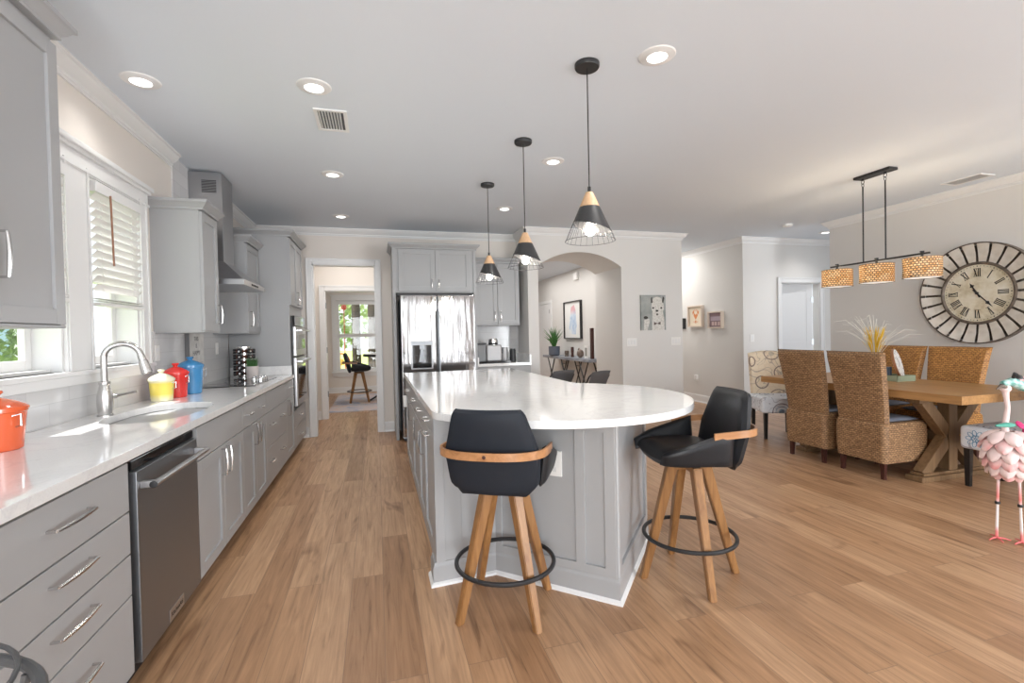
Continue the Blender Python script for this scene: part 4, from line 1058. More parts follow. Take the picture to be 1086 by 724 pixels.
m = MB()
for k in range(120):
    a = random.uniform(0, 6.28); l = random.uniform(.02, .11); h_ = random.uniform(.16, .34)
    m.tube([(.01*math.cos(a), .01*math.sin(a), .19), (l*.5*math.cos(a), l*.5*math.sin(a), .19+h_*.55), (l*math.cos(a), l*math.sin(a), .19+h_)], [.003, .004, .001], 4)
m.build('yellow_stems', ym, r)
m = MB()
for k in range(46):
    a = random.uniform(0, 6.28); l = random.uniform(.10, .42); h_ = random.uniform(.30, .50)-l*.25
    m.tube([(.01*math.cos(a), .01*math.sin(a), .19), (l*.3*math.cos(a), l*.3*math.sin(a), .19+h_*.65), (l*.7*math.cos(a), l*.7*math.sin(a), .19+h_), (l*math.cos(a), l*math.sin(a), .19+h_*.96)], [.0025, .002, .0016, .0006], 4)
m.build('white_stems', wm, r)

# ------------------------------------------------------------------ wall clock
CLX, CLY, CLZ = 6.03, 3.455, 1.62
r = thing('wall_clock', 'huge round windmill wall clock with Roman numerals on the right wall', 'clock', (CLX, CLY, CLZ), -PI/2)   # local -Y toward the room, X right
M['galv'] = noisy('galvanised_metal', (.80, .76, .70), (.62, .57, .50), 7, .5, .1)
M['clockdark'] = noisy('dark_aged_metal', (.10, .08, .065), (.20, .16, .13), 20, .5, .4)
def m_dial():
    m = mat('aged_clock_face', (.66, .58, .42), .6); nt = m.node_tree
    f = noise(nt, mapping(nt), 7, 4, .6); setc(m, ramp(nt, f, [(.3, (.50, .42, .27)), (.5, (.70, .64, .50)), (.75, (.80, .77, .68))])); return m
def disc(r0_, r1_, y0, y1, n=72, inner_y=None):
    m = MB(RX(PI/2)); m.lathe([(r0_, y0), (r1_, y0), (r1_, y1), (r0_, y1 if inner_y is None else inner_y), (r0_, y0)], n=n, caps=False); return m
NB = 24
for k in range(NB):
    a0_, a1_ = 2*PI*(k+.10)/NB, 2*PI*(k+.90)/NB
    m = MB(RX(PI/2))
    P = [(.325, a0_, .030), (.325, a1_, .030), (.515, a1_-.0*1, .055), (.515, a0_, .055), (.42, a1_, .036), (.42, a0_, .036)]
    def pc(rr, a, z): return (rr*math.sin(a), rr*math.cos(a), z)
    V = [pc(.322, a0_+.01, .030), pc(.322, a1_-.01, .030), pc(.42, a1_, .038), pc(.515, a1_, .062), pc(.515, a0_, .062), pc(.42, a0_, .038)]
    V2 = [(x, y, z-.004) for x, y, z in V]
    m._add(V+V2, [(0, 1, 2, 5), (5, 2, 3, 4), (6, 11, 8, 7), (11, 10, 9, 8), (0, 6, 7, 1), (1, 7, 8, 2), (2, 8, 9, 3), (3, 9, 10, 4), (4, 10, 11, 5), (5, 11, 6, 0)])
    if k == 0: b0 = m.build('blade', M['galv'], r, smooth=0)
    else: m.bm.free(); b = b0.copy(); COL.objects.link(b); b.rotation_euler = (0, 2*PI*k/NB, 0)
m = MB(RX(PI/2)); m.lathe([(.512, .0), (.524, .0), (.524, .066), (.512, .066), (.512, .0)], n=72, caps=False); m.build('outer_rim', M['clockdark'], r)
MB(RX(PI/2)).lathe([(.30, .0), (.30, .030), (.325, .034), (.325, .0), (.30, 0)], n=64, caps=False).lathe([(.295, .03), (.305, .052), (.322, .052), (.326, .03)], n=64, caps=False).build('inner_rim', M['clockdark'], r)
MB(RX(PI/2)).lathe([(.50, .002), (0, .002)], n=48, caps=False).build('back_plate', M['clockdark'], r)
MB(RX(PI/2)).lathe([(.30, .032), (0, .032)], n=64, caps=False).build('clock_face', m_dial(), r)
NUM = ['XII', 'I', 'II', 'III', 'IIII', 'V', 'VI', 'VII', 'VIII', 'IX', 'X', 'XI']
for k, s in enumerate(NUM):
    m = MB(); base_m = RX(PI/2) @ RZ(-k*PI/6) @ T(0, .215, .0325)
    wd = {'I': .0155, 'V': .034, 'X': .034}; tot = sum(wd[c] for c in s); x = -tot/2; hh = .042
    def bar(x0, x1, t, cx):
        d = Vector((x1-x0, 2*hh)); a = math.atan2(d.y, d.x)
        m.M = base_m @ T((x0+x1)/2+cx, 0, 0) @ RZ(a); m.box((-d.length/2, -t/2, 0), (d.length/2, t/2, .0012))
    for c in s:
        cx = x+wd[c]/2; x += wd[c]
        if c == 'I': bar(0, 0, .0085, cx)
        if c == 'V': bar(0, -.012, .009, cx); bar(0, .012, .004, cx)
        if c == 'X': bar(.012, -.012, .009, cx); bar(-.012, .012, .004, cx)
    m.M = base_m; m.box((-tot/2, hh-.002, 0), (tot/2, hh+.001, .0012)); m.box((-tot/2, -hh-.001, 0), (tot/2, -hh+.002, .0012))
    m.build('numeral', M['black'], r, smooth=0)
m = MB()
for k in range(60): m.M = RX(PI/2) @ RZ(k*PI/30) @ T(0, .28, .0325); m.lathe([(.0035 if k % 5 else .006, 0), (.003, .001)], n=8)
m.build('minute_dots', M['black'], r, smooth=0)
def hand(L, w, ang, z):
    m = MB(RX(PI/2) @ RZ(-ang) @ T(0, 0, z))
    m.prism([(-w*.5, -.05), (w*.5, -.05), (w*.35, L*.6), (w*1.3, L*.66), (w*.5, L*.78), (0, L), (-w*.5, L*.78), (-w*1.3, L*.66), (-w*.35, L*.6)], 0, .002); return m
mn = hand(.20, .014, 138*PI/180, .040).build('minute_hand', M['black'], r, smooth=0)
hand(.125, .018, 330*PI/180, .037).build('hour_hand', M['black'], r, smooth=0)
MB(RX(PI/2)).lathe([(.014, .032), (.014, .046), (0, .048)], n=16).build('hub', M['black'], r)

# ------------------------------------------------------------------ dining chandelier
r = thing('linear_chandelier', 'black linear chandelier with three woven drum shades over the dining table', 'chandelier', (4.53, 3.40, H))
MB().box((-.055, -.17, -.025), (.055, .17, 0), .005).build('canopy', M['black'], r)
for y in (.115, -.095):
    m = MB(); m.lathe([(.011, -.04), (.011, -.025)], (0, y, 0), 10)
    for z in (-.055, -.085): m.tube([(.014*math.cos(a) if z < -.06 else 0, y+(0 if z < -.06 else .014*math.cos(a)), z+.018*math.sin(a)) for a in [2*PI*k/12 for k in range(12)]], .003, 5, True)
    m.build('chain_link', M['black'], r)
    MB().tube([(0, y, -.10), (0, y, -.82)], .0065, 8).build('hanging_rod', M['black'], r)
m = MB(); m.box((-.008, -.46, -.832), (.008, .46, -.816), .002); m.build('crossbar', M['black'], r)
def m_shade():
    m = bpy.data.materials.new('woven_lamp_shade'); m.use_nodes = True; nt = m.node_tree; b = nt.nodes['Principled BSDF']
    t = nt.nodes.new('ShaderNodeTexCoord'); s = nt.nodes.new('ShaderNodeSeparateXYZ'); nt.links.new(t.outputs['Object'], s.inputs[0])
    at = nt.nodes.new('ShaderNodeMath'); at.operation = 'ARCTAN2'; nt.links.new(s.outputs[1], at.inputs[0]); nt.links.new(s.outputs[0], at.inputs[1])
    mu = nt.nodes.new('ShaderNodeMath'); mu.operation = 'MULTIPLY'; mu.inputs[1].default_value = .134; nt.links.new(at.outputs[0], mu.inputs[0])
    c = nt.nodes.new('ShaderNodeCombineXYZ'); nt.links.new(mu.outputs[0], c.inputs[0]); nt.links.new(s.outputs[2], c.inputs[1])
    br = nt.nodes.new('ShaderNodeTexBrick'); nt.links.new(c.outputs[0], br.inputs['Vector'])
    br.inputs['Scale'].default_value = 1; br.inputs['Brick Width'].default_value = .026; br.inputs['Row Height'].default_value = .019; br.inputs['Mortar Size'].default_value = .0042; br.inputs['Mortar Smooth'].default_value = .4
    br.inputs['Color1'].default_value = (.60, .40, .20, 1); br.inputs['Color2'].default_value = (.86, .76, .60, 1); br.inputs['Mortar'].default_value = (.13, .12, .115, 1)
    nt.links.new(br.outputs['Color'], b.inputs['Base Color']); b.inputs['Roughness'].default_value = .6
    tr = nt.nodes.new('ShaderNodeBsdfTranslucent'); nt.links.new(br.outputs['Color'], tr.inputs[0])
    mx = nt.nodes.new('ShaderNodeMixShader'); mx.inputs[0].default_value = .68
    out = [n for n in nt.nodes if n.type == 'OUTPUT_MATERIAL'][0]
    nt.links.new(b.outputs[0], mx.inputs[1]); nt.links.new(tr.outputs[0], mx.inputs[2]); nt.links.new(mx.outputs[0], out.inputs[0]); return m
M['shade'] = m_shade()
for i, y in enumerate((.39, -.01, -.40)):
    m = MB(); m.lathe([(.010, -.87), (.010, -.815), (.016, -.812), (.016, -.80), (0, -.80)], (0, y, 0), 12); m.build('stem', M['black'], r)
    sh = MB().lathe([(.134, -.17), (.134, 0), (.131, 0), (.131, -.17), (.134, -.17)], (0, 0, 0), 48, caps=False).build('lamp_shade', M['shade'], r, (0, y, -.86))
    m = MB()
    for z in (-.001, -.169): m.tube([(.135*math.cos(a), .135*math.sin(a), z) for a in [2*PI*k/40 for k in range(40)]], .003, 5, True)
    for k in range(3):
        a = k*2*PI/3; m.tube([(0, 0, -.005), (.134*math.cos(a), .134*math.sin(a), -.003)], .0025, 5)
    m.build('shade_ring', M['clockdark'], sh)
    MB().ball((0, 0, -.10), .030, 16, (1, 1, 1.2)).build('bulb', M['bulb'], sh)
    MB().lathe([(.131, -.168), (0, -.168)], n=40, caps=False).build('diffuser', mat('frosted_diffuser', (.9, .86, .8), .5, emit=(1, .93, .83), estr=.55), sh) if i == 0 else None
    if i:
        q = [o for o in bpy.data.objects if o.name.startswith('diffuser')][0].copy(); COL.objects.link(q); q.parent = sh
    light('chandelier_bulb', 'POINT', (4.53, 3.40+y, H-.86-.06), 7, (1, .80, .55), radius=.03)

# ------------------------------------------------------------------ pendants over the island
def pendant(label, loc):
    r = thing('pendant_lamp', label, 'pendant light', loc, PI-.28, 'cone pendants above the island')
    MB().lathe([(.062, -.024), (.066, -.018), (.066, 0), (0, 0)], n=32).build('canopy', M['black'], r)
    MB().tube([(0, 0, -.02), (0, 0, -.66)], .0035, 8).tube([(0, 0, -.655), (0, 0, -.685)], .009, 10).build('cord', M['black'], r)
    z0, z1, R0, R1 = -.685, -.945, .020, .134
    def rad(z): return R0+(R1-R0)*(z0-z)/(z0-z1)
    MB().lathe([(0, z0), (R0, z0), (rad(-.765), -.765), (rad(-.765)-.008, -.765), (0, -.76)], n=32).build('wood_cap', M['lightwood'], r)
    m = MB(); n = 48; V = []; F = []
    for k in range(n):
        a = 2*PI*k/n; zb = -.874+.027*math.cos(a)
        for (z, off) in ((-.765, 0), ((-.765+zb)/2, 0), (zb, 0), (zb, -.0025), ((-.765+zb)/2, -.0025), (-.765, -.0025)):
            V.append(((rad(z)+off)*math.cos(a), (rad(z)+off)*math.sin(a), z))
    for k in range(n):
        j = (k+1) % n
        for i in range(6): F.append((k*6+i, k*6+(i+1) % 6, j*6+(i+1) % 6, j*6+i))
    m._add(V, F); m.build('lamp_shade', M['pblack'], r)
    m = MB(); nw = 24
    for k in range(nw):
        a = 2*PI*k/nw; zb = -.862+.027*math.cos(a)
        m.tube([(rad(zb)*math.cos(a), rad(zb)*math.sin(a), zb), (rad(z1)*math.cos(a), rad(z1)*math.sin(a), z1)], .0012, 4)
    m.tube([(rad(z1)*math.cos(a), rad(z1)*math.sin(a), z1) for a in [2*PI*k/48 for k in range(48)]], .0016, 5, True)
    0 and m.tube([(rad(z1+.035)*math.cos(a), rad(z1+.035)*math.sin(a), z1+.035) for a in [2*PI*k/48 for k in range(48)]], .001, 4, True)
    m.build('wire_cage', M['black'], r)
    MB().ball((0, 0, -.888), .030, 16).tube([(0, 0, -.865), (0, 0, -.80)], [.018, .014], 12).build('bulb', M['bulb'], r)
    return r
M['pblack'] = mat('satin_black_shade', (.035, .035, .037), .4)
p0 = pendant('nearest of the three cone pendants above the island', (1.12, 2.37, H))
again(p0, (1.085, 3.42, H), PI-.28, 'middle of the three cone pendants above the island')
again(p0, (1.055, 4.48, H), PI-.28, 'farthest of the three cone pendants above the island, by the refrigerator')
for x, y in ((1.12, 2.37), (1.085, 3.42), (1.055, 4.48)): light('pendant_bulb', 'POINT', (x, y, H-.92), 7, (1, .92, .8), radius=.03)

# ------------------------------------------------------------------ recessed lights, vents, detector
def can(label, loc):
    r = thing('recessed_light', label, 'ceiling light', loc, 0, 'recessed ceiling lights')
    MB().lathe([(.052, -.012), (.090, -.005), (.095, 0), (.052, 0), (.052, -.012)], n=36, caps=False).build('trim_ring', M['trim'], r)
    MB().lathe([(.054, -.007), (0, -.007)], n=32, caps=False).build('lens', M['can'], r)
    return r
cans = [((-1.215, 3.10), 'recessed ceiling light nearest the kitchen windows'), ((-.31, 2.95), 'recessed ceiling light left of the ceiling vent, nearest in its row'), ((-.34, 4.49), 'recessed ceiling light in the middle of the row before the doorway'),
        ((-.375, 6.02), 'recessed ceiling light nearest the doorway'), ((1.445, 2.21), 'recessed ceiling light beside the nearest pendant'), ((1.455, 3.77), 'recessed ceiling light beside the middle pendant'),
        ((1.445, 5.31), 'recessed ceiling light beside the farthest pendant'), ((6.59, 5.70), 'recessed ceiling light beyond the right wall corner near the white door')]
c0_ = None
for (x, y), lb in cans:
    if c0_ is None: c0_ = can(lb, (x, y, H))
    else: again(c0_, (x, y, H), 0, lb)
    light('can_spot', 'SPOT', (x, y, H-.02), 12 if x < -1 else 30, (1, .97, .93), target=(x, y, 0), spot=2.4, radius=.06)
def vent(label, loc, rz, w, h_):
    r = thing('ceiling_vent', label, 'vent', loc, rz)
    m = MB(); e = .022
    m.box((-w/2, -h_/2, -.008), (w/2, -h_/2+e, 0)); m.box((-w/2, h_/2-e, -.008), (w/2, h_/2, 0)); m.box((-w/2, -h_/2+e, -.008), (-w/2+e, h_/2-e, 0)); m.box((w/2-e, -h_/2+e, -.008), (w/2, h_/2-e, 0))
    m.build('frame', M['trim'], r, smooth=0)
    MB().box((-w/2+e, -h_/2+e, -.001), (w/2-e, h_/2-e, 0)).build('duct', mat('duct_dark', (.10, .10, .11), .8), r, smooth=0)
    m = MB(); n = int((w-2*e)/.018)
    for k in range(n): m.M = T(-w/2+e+.009+k*.018, 0, -.004) @ RY(.6); m.box((-.006, -h_/2+e, -.0008), (.006, h_/2-e, .0008))
    m.build('louvre', M['trim'], r, smooth=0)
vent('white ceiling vent above the kitchen aisle', (-.25, 3.38, H), 0, .20, .32)
vent('white ceiling vent near the clock wall', (5.68, 3.35, H), PI, .20, .34)
r = tag(MB().lathe([(.055, -.03), (.065, -.02), (.068, 0), (0, 0)], n=28).build('smoke_detector', M['trim'], loc=(5.54, 5.37, H)), 'white smoke detector on the ceiling before the white door', 'smoke detector')

# ------------------------------------------------------------------ wall plates and pictures
def plate(label, loc, rz, w, h_=.118, n=1, cat='switch', name='light_switch'):
    r = thing(name, label, cat, loc, rz)
    MB().box((-w/2, -.006, -h_/2), (w/2, 0, h_/2), .002).build('plate', M['plasticwhite'], r)
    for k in range(n):
        x = (k-(n-1)/2)*.046; MB().box((x-.016, -.010, -.033), (x+.016, -.006, .033), .002).build('rocker', M['trim'], r)
    return r
plate('white triple light switch right of the arch, below and left of the animal picture', (3.57, YA, 1.14), 0, .165, n=3)
plate('white triple light switch at the right end of the arch wall', (4.31, YA, 1.14), 0, .165, n=3)
plate('white single light switch beside the white door', (5.725, 6.25, 1.15), 0, .075)
r = plate('white outlet low on the corridor wall right of the arch wall', (5.56, 7.40, .43), -PI/2, .075, n=0, cat='outlet', name='wall_outlet')
MB().box((-.03, -.05, -.03), (.03, -.006, .06), .01).build('plug_in', M['plasticwhite'], r)
# alpaca picture
r = thing('animal_picture', 'canvas picture of a white alpaca with bow tie and drink on the arch wall', 'picture', (3.715, YA, 1.31))
w, h_ = .41, .515
MB().box((0, -.028, 0), (w, 0, h_), .001).build('canvas', noisy('sage_grey_paint', (.25, .28, .265), (.40, .41, .395), 6, .8), r)
def flat(pts, y, mt, name):
    m = MB(RX(PI/2)); m.prism(pts, y, y+.0006); return m.build(name, mt, r, smooth=0)
def ell(cx, cy, a, b, n=20, rot=0): return [(cx+a*math.cos(t)*math.cos(rot)-b*math.sin(t)*math.sin(rot), cy+a*math.cos(t)*math.sin(rot)+b*math.sin(t)*math.cos(rot)) for t in [2*PI*k/n for k in range(n)]]
wc = noisy('alpaca_white', (.74, .72, .68), (.55, .53, .49), 40, .9); dk = mat('ink_dark', (.05, .045, .04), .8)
flat([(.18, .0), (.39, .0), (.38, .16), (.36, .30), (.19, .30), (.18, .15)], .028, wc, 'painted_neck')
flat(ell(.275, .34, .105, .115, 24), .0287, wc, 'painted_head'); flat(ell(.27, .43, .08, .06), .0289, wc, 'painted_tuft')
flat([(.165, .40), (.19, .40), (.185, .49), (.165, .47)], .0287, dk, 'painted_ear'); flat([(.345, .40), (.37, .40), (.39, .47), (.365, .50)], .0287, dk, 'painted_ear')
for x in (.20, .335): flat(ell(x, .325, .017, .014), .0295, dk, 'painted_eye')
flat(ell(.262, .283, .022, .016), .0297, dk, 'painted_nose'); flat(ell(.265, .23, .014, .017), .0297, dk, 'painted_mouth')
flat([(.21, .12), (.265, .10), (.32, .125), (.32, .075), (.265, .095), (.21, .07)], .0297, mat('bow_brown', (.14, .11, .10), .8), 'painted_bow_tie')
flat([(.04, .0), (.10, .0), (.14, .12), (.13, .17), (.05, .15)], .0289, wc, 'painted_hoof'); flat(ell(.075, .185, .035, .022), .0297, dk, 'painted_glass')
def framed(label, loc, rz, w, h_, d, fm, inner, name='framed_picture'):
    r = thing(name, label, 'picture', loc, rz); e = .022
    m = MB()
    for a, b in (((0, 0), (e, h_)), ((w-e, 0), (w, h_)), ((e, 0), (w-e, e)), ((e, h_-e), (w-e, h_))): m.box((a[0], -d, a[1]), (b[0], 0, b[1]), .002)
    m.build('frame', fm, r); MB().box((e, -d*.45, e), (w-e, 0, h_-e)).build('picture_panel', inner, r, smooth=0); return r
pale = mat('pale_wood_frame', (.66, .56, .47), .6)
r = framed('pale framed picture with orange deer head motif, left of the two on the corridor wall', (5.56, 7.58, 1.35), -PI/2, .40, .385, .06, pale, mat('cream_card', (.80, .70, .56), .8))
om = mat('orange_ink', (.70, .26, .10), .8); m = MB(RX(PI/2))
for pts in ([(.14, .21), (.20, .13), (.26, .21), (.24, .25), (.20, .22), (.16, .25)], [(.12, .22), (.16, .26), (.15, .31), (.11, .27)], [(.28, .22), (.24, .26), (.25, .31), (.29, .27)], [(.185, .07), (.215, .07), (.22, .12), (.18, .12)], [(.13, .10), (.16, .08), (.165, .10)], [(.27, .10), (.24, .08), (.235, .10)], [(.17, .29), (.18, .33), (.19, .29)], [(.21, .29), (.22, .33), (.23, .29)]): m.prism(pts, .0275, .0285)
m.build('deer_motif', om, r, smooth=0)
r = framed('pale box frame with dark photo collage, right of the two on the corridor wall', (5.56, 7.03, 1.32), -PI/2, .35, .285, .06, pale, mat('mauve_photo', (.26, .18, .20), .7))
m = MB(RX(PI/2)); m.prism([(.05, .13), (.30, .13), (.30, .20), (.05, .20)], .0275, .029); m.build('light_photo', mat('lilac_photo', (.45, .36, .42), .7), r, smooth=0)
m = MB(RX(PI/2)); [m.prism([(x, .05), (x+.05, .05), (x+.05, .11), (x, .11)], .0275, .030) for x in (.08, .15, .23)]; m.build('small_photo', mat('pink_photo', (.6, .45, .42), .7), r, smooth=0)
tag(MB().box((-.03, -.06, 0), (0, .06, .20), .004).build('wall_intercom', M['black'], loc=(5.56, 7.76, 1.32)), 'narrow black wall panel at the edge of the corridor opening', 'wall panel')

# ------------------------------------------------------------------ hall seen through the arch
r = framed('large black framed abstract watercolour in the hall through the arch', (4.40, 10.76, 1.15), -PI/2, .98, .87, .06, M['black'], None or mat('paper_white', (.80, .80, .79), .8), 'abstract_painting')
def m_water():
    m = mat('watercolour', (.8, .8, .8), .8); nt = m.node_tree; t = nt.nodes.new('ShaderNodeTexCoord'); s = nt.nodes.new('ShaderNodeSeparateXYZ'); nt.links.new(t.outputs['Object'], s.inputs[0])
    f = noise(nt, mapping(nt), 4, 4, .6, 1.); c = ramp(nt, f, [(.35, (.42, .55, .74)), (.55, (.72, .78, .84)), (.7, (.82, .83, .84))])
    mr = nt.nodes.new('ShaderNodeMapRange'); mr.inputs[1].default_value = .55; mr.inputs[2].default_value = .68; nt.links.new(s.outputs[2], mr.inputs[0])
    setc(m, mixc(nt, c, (.70, .42, .46), mr.outputs[0])); return m
m = MB(RX(PI/2)); m.prism([(.30, .12), (.66, .10), (.72, .30), (.66, .66), (.58, .78), (.42, .74), (.34, .55), (.28, .30)], .0275, .0282); m.build('watercolour', m_water(), r, smooth=0)
r = thing('console_table', 'narrow grey slab console table with crossed black legs in the hall', 'console table', (4.17, 8.55, 0), PI/2)
MB().box((0, -.20, .70), (2.7, .20, .76), .008).build('tabletop', noisy('grey_slab', (.18, .19, .22), (.30, .33, .38), 5, .4), r)
for x in (.35, 1.35, 2.2):
    m = MB()
    for s in (-1, 1): m.tube([(x-.22*s, -.16, 0), (x+.22*s, -.16, .70)], .014, 6); m.tube([(x-.22*s, .16, 0), (x+.22*s, .16, .70)], .014, 6)
    m.tube([(x-.14, -.16, .55), (x+.14, -.16, .55)], .008, 6); m.build('leg', M['black'], r)
def on_console(y, z=.76): return (4.12, y, z)
r = thing('potted_plant', 'spiky green plant in a grey pot on the hall console', 'plant', (4.03, 10.6, .76))
MB().lathe([(.10, 0), (.13, .02), (.135, .22), (.12, .22), (.11, .19), (0, .19)], n=24).build('pot', mat('blue_grey_pot', (.10, .12, .16), .5), r)
m = MB()
for k in range(60):
    a = random.uniform(0, 6.28); l = random.uniform(.05, .27); h_ = random.uniform(.3, .55)-l*.3
    m.tube([(.02*math.cos(a), .02*math.sin(a), .19), (l*.4*math.cos(a), l*.4*math.sin(a), .19+h_*.6), (l*math.cos(a), l*math.sin(a), .19+h_)], [.012, .010, .001], 4)
m.build('leaves', M['green'], r)
for y, h_, rr, mt, lb, nm in ((10.05, .13, .05, M['clockdark'], 'short dark jar beside the plant on the hall console', 'jar'), (9.72, .22, .035, M['darkleg'], 'slim brown candle holder on the hall console', 'candle_holder')):
    tag(MB().lathe([(rr, 0), (rr*1.05, .01), (rr*.8, h_*.3), (rr, h_*.6), (rr*.9, h_), (0, h_)], n=16).build(nm, mt, loc=on_console(y)), lb, 'ornament')
tag(MB().ball((0, 0, .09), .09, 14, (.8, 1, 1)).tube([(0, .0, .16), (0, .06, .2), (0, .10, .17)], .015, 6).build('teapot', noisy('brown_glaze', (.10, .06, .04), (.25, .2, .17), 20, .4), loc=on_console(9.3)), 'dark brown rounded ornament in the middle of the hall console', 'ornament')
r = thing('small_photo_frame', 'small white photo frame on the hall console', 'picture', on_console(8.98), PI/2-PI)
MB().box((-.09, -.015, 0), (.09, .0, .27), .003).build('frame', M['plasticwhite'], r); MB().box((-.05, -.017, .05), (.05, -.015, .22)).build('photo', mat('photo_grey', (.3, .3, .28), .6), r, smooth=0)
tag(MB().box((-.03, -.04, 0), (.03, .04, .62), .01).build('tall_speaker', M['darkleg'], loc=on_console(8.72)), 'tall slim dark brown box standing at the near end of the hall console', 'ornament')
tag(MB().box((-.06, -.10, -.07), (0, .10, .10), .015).build('door_chime', M['plasticwhite'], loc=(4.40, 10.03, 2.55)), 'white door chime box high on the hall wall', 'door chime')
# folding chairs
def folding(label, loc, rz):
    r = thing('folding_chair', label, 'chair', loc, rz)
    M_ = M['black']
    m = MB()
    for s in (-1, 1):
        m.tube([(s*.20, .24, 0), (s*.20, -.02, .45), (s*.195, -.20, .76), (s*.16, -.215, .79)], .011, 8)
        m.tube([(s*.18, -.24, 0), (s*.18, .20, .43)], .011, 8)
    m.tube([(-.16, -.215, .79), (.16, -.215, .79)], .011, 8); m.tube([(-.20, .17, .12), (.20, .17, .12)], .008, 6); m.tube([(-.18, -.19, .06), (.18, -.19, .06)], .008, 6)
    m.build('frame', M_, r)
    def Ps(u, v): return (u*.19, .0+v*.19, .455+.004*v)
    MB().pillow(Ps, .04, 12, 12, 5).build('seat', mat('grey_vinyl', (.09, .09, .095), .5) if 'grey_vinyl' not in bpy.data.materials else bpy.data.materials['grey_vinyl'], r)
    def Pb(u, v): t = (v+1)/2; return (u*.185, -.135-.10*t+.0*u, .58+t*.235+.01*(1-u*u)*t)
    MB().pillow(Pb, .03, 12, 8, 8).build('backrest', bpy.data.materials['grey_vinyl'], r)
    return r
f0 = folding('black padded folding chair behind the island, left of the two before the arch', (2.20, 5.88, 0), .35)
again(f0, (2.54, 5.55, 0), .45, 'black padded folding chair behind the island, right of the two before the arch')

# ------------------------------------------------------------------ sunroom furniture
def m_rug():
    m = mat('faded_blue_rug', (.4, .42, .5), .95); nt = m.node_tree
    f = noise(nt, mapping(nt), 3.2, 5, .7, .8); setc(m, ramp(nt, f, [(.35, (.30, .34, .46)), (.5, (.52, .47, .48)), (.65, (.60, .44, .38))])); return m
tag(MB().box((-.85, 8.75, 0), (1.5, 11.3, .008), .002).build('area_rug', m_rug()), 'faded blue and rust patterned rug on the far room floor', 'rug')
r = thing('pub_table', 'high black pub table with white top in the far room, cut by the door frame', 'table', (.12, 10.1, 0))
MB().lathe([(.40, .90), (.40, .945)], n=40).build('tabletop', M['black'], r); MB().lathe([(.395, .945), (.395, .955), (0, .955)], n=40).build('top_inlay', M['plasticwhite'], r)
m = MB(); m.lathe([(.03, .03), (.03, .9)], n=16)
for k in range(4):
    a = k*PI/2+.3; m.tube([(0, 0, .16), (.15*math.cos(a), .15*math.sin(a), .10), (.3*math.cos(a), .3*math.sin(a), .02)], .018, 8)
m.build('pedestal', M['black'], r)

# ------------------------------------------------------------------ flamingo
r = thing('metal_flamingo', 'pink painted metal flamingo ornament standing at the right edge', 'ornament', (3.60, 1.93, 0), -.25)
pk = mat('pink_metal', (.78, .30, .30), .4); pw = mat('pale_pink_metal', (.80, .62, .60), .4)
def m_leg():
    m = mat('flamingo_leg_paint', (.8, .5, .5), .4); nt = m.node_tree; t = nt.nodes.new('ShaderNodeTexCoord'); s = nt.nodes.new('ShaderNodeSeparateXYZ'); nt.links.new(t.outputs['Object'], s.inputs[0])
    mr = nt.nodes.new('ShaderNodeMapRange'); mr.inputs[2].default_value = .42; nt.links.new(s.outputs[2], mr.inputs[0])
    setc(m, ramp(nt, mr.outputs[0], [(0, (.75, .16, .16)), (.12, (.78, .25, .24)), (.2, (.80, .72, .70)), (.5, (.80, .72, .70)), (.62, (.75, .2, .18)), (.75, (.78, .4, .38)), (.9, (.80, .7, .68))])); return m
lm = m_leg()
for (x, y) in ((-.035, .03), (.045, -.04)):
    l = MB().tube([(x, y, .005), (x*.9, y*.9, .225), (x*.8, y*.8, .44)], [.0075, .0065, .008], 8)
    for a in (-1.9, -2.9, -.6, 1.2): l.tube([(x, y, .012), (x+.035*math.cos(a), y+.035*math.sin(a), .012), (x+.062*math.cos(a), y+.062*math.sin(a), .006)], [.006, .005, .003], 6)
    lo = l.build('leg', lm, r)
    MB().lathe([(.012, -.008), (.014, 0), (.012, .008)], (x*.9, y*.9, .225), 12).build('knee', M['black'], lo)
m = MB(); m.ball((0, 0, .54), .078, 16, (1, 1.05, 1.15)); m.build('body', pw, r)
def petals(mm, rows, ph=0.):
    for (z, rad, n, tilt, L) in rows:
        for k in range(n):
            a = 2*PI*(k+ph)/n+z*9
            mm.M = T(rad*math.cos(a), rad*math.sin(a), z) @ RZ(a-PI/2) @ RX(-tilt)
            def Pp(u, v, L=L): t = (v+1)/2; w = .037*math.sin(min(1, (t*.93+.07))*PI)**.55+.004; return (u*w, .018*math.sin(PI*t)-.016*u*u, -L*t)
            mm.pillow(Pp, .003, 6, 8, 4)
    mm.M = Matrix(); return mm
petals(MB(), [(.665, .035, 7, -.95, .11), (.60, .055, 9, -.58, .13), (.52, .05, 8, -.36, .13)]).build('feathers', pw, r)
petals(MB(), [(.635, .048, 8, -.78, .12), (.56, .055, 9, -.46, .13), (.49, .04, 7, -.25, .12)], .5).build('inner_feathers', noisy('pink_fade', (.80, .60, .58), (.78, .34, .34), 14, .45), r)
m = MB(); m.tube([(-.01, 0, .63), (-.012, 0, .70), (-.002, 0, .76), (.004, 0, .80), (-.004, 0, .86), (-.01, 0, .905)], [.022, .015, .014, .013, .013, .017], 10); m.ball((-.008, 0, .915), .027, 12, (1.1, .9, .9)); m.build('neck', pw, r)
MB().tube([(-.02, -.01, .925), (-.05, -.015, .935), (-.085, -.02, .915)], [.012, .012, .003], 8).build('beak', M['clockdark'], r)
m = MB(); m.tube([(-.03, 0, .945), (.03, 0, .955), (.09, .0, .93), (.16, .0, .905)], [.015, .027, .030, .026], 12); m.build('teal_wing', noisy('teal_scales', (.10, .34, .30), (.55, .72, .68), 45, .4), r)
m = MB()
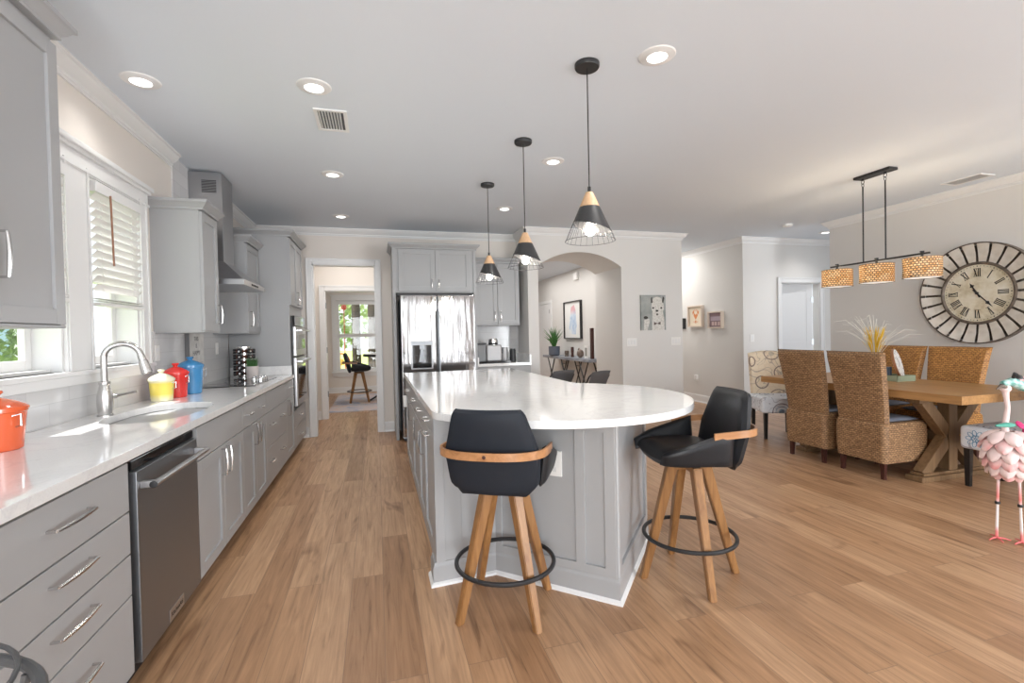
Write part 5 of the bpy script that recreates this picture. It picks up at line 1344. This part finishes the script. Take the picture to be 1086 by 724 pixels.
for k in range(10):
    a = -.4+k*.3; m.tube([(.03, 0, .96), (.05+.03*math.cos(a), .02*math.sin(a*2), .985+.022*math.sin(a)), (.07+.06*math.cos(a), .03*math.sin(a*2), .97+.03*math.sin(a))], [.008, .007, .002], 5)
m.build('dark_plume', M['black'], r)
m = MB(); m.tube([(.05, .0, .965), (.10, 0, .965), (.15, 0, .955)], [.012, .02, .018], 10); m.build('pink_crest', pk, r)
m = MB(); m.tube([(-.09, -.02, .70), (-.03, -.03, .705), (.02, -.02, .70)], [.006, .016, .010], 8); m.build('teal_leaf', mat('teal_green', (.08, .36, .28), .4), r)
m = MB()
for k in range(6): m.M = T(.06+.02*k, -.02, .70-.02*k) @ RZ(k) @ RX(.8); m.ball((0, 0, 0), .022, 8, (1, 1.4, .4))
m.build('magenta_petals', mat('magenta_metal', (.55, .03, .16), .4), r)

# ------------------------------------------------------------------ chair at the bottom left corner
r = thing('bentwood_chair', 'dark grey bentwood chair back cut off at the bottom left corner', 'chair', (-.79, .885, 0), 0)
gm = mat('dark_grey_lacquer', (.075, .078, .082), .35)
m = MB(); RR = .25
m.tube([(RR*math.cos(a), RR*math.sin(a), .715) for a in [-1.2+ (PI+2.4)*k/40*1. for k in range(41)]], .0105, 10, sx=1.); m.build('arm_rail', gm, r)
m = MB(); m.tube([(-.02+.205*math.cos(a), .07+.205*math.sin(a), .735) for k, a in enumerate([-1.0+(PI+1.6)*k/30 for k in range(31)])], .0045, 8); m.build('back_hoop', gm, r)
for k in range(7):
    a = -.7+k*(PI+1.4)/6; m = MB(); m.tube([(RR*math.cos(a), RR*.92*math.sin(a), .715), (RR*.8*math.cos(a), RR*.75*math.sin(a), .45)], .007, 7); m.build('spindle', gm, r)
MB().lathe([(.21, .43), (.225, .44), (.22, .455), (0, .45)], n=36).build('seat', gm, r)
for k in range(4):
    a = PI/4+k*PI/2; m = MB(); m.tube([(.15*math.cos(a), .15*math.sin(a), .44), (.21*math.cos(a), .21*math.sin(a), 0)], [.016, .011], 8); m.build('leg', gm, r)

# added soft fill panels under the ceilings of the rooms beyond
light('hall_entry_fill', 'AREA', (2.75, 7.7, H-.03), 14, (1, .97, .94), .8, .8, target=(2.75, 7.7, 0))
light('hall_fill', 'AREA', (3.3, 10.2, H-.03), 40, (1, .97, .93), 1.6, 3.5, target=(3.3, 10.2, 0))
light('corridor_fill', 'AREA', (5.0, 8.4, H-.03), 26, (1, .97, .93), .7, 2.0, target=(5.0, 8.4, 0))
light('sunroom_fill', 'AREA', (.6, 10.2, H-.03), 45, (1, .98, .95), 1.6, 2.2, target=(.2, 10.2, 0))
light('passage_fill', 'AREA', (-.35, 7.45, H-.03), 8, (1, .97, .93), .6, .6, target=(-.35, 7.45, 0))
light('bedroom_fill', 'AREA', (7.1, 7.0, H-.03), 10, (1, .98, .97), .8, .8, target=(7.1, 7.0, 0))
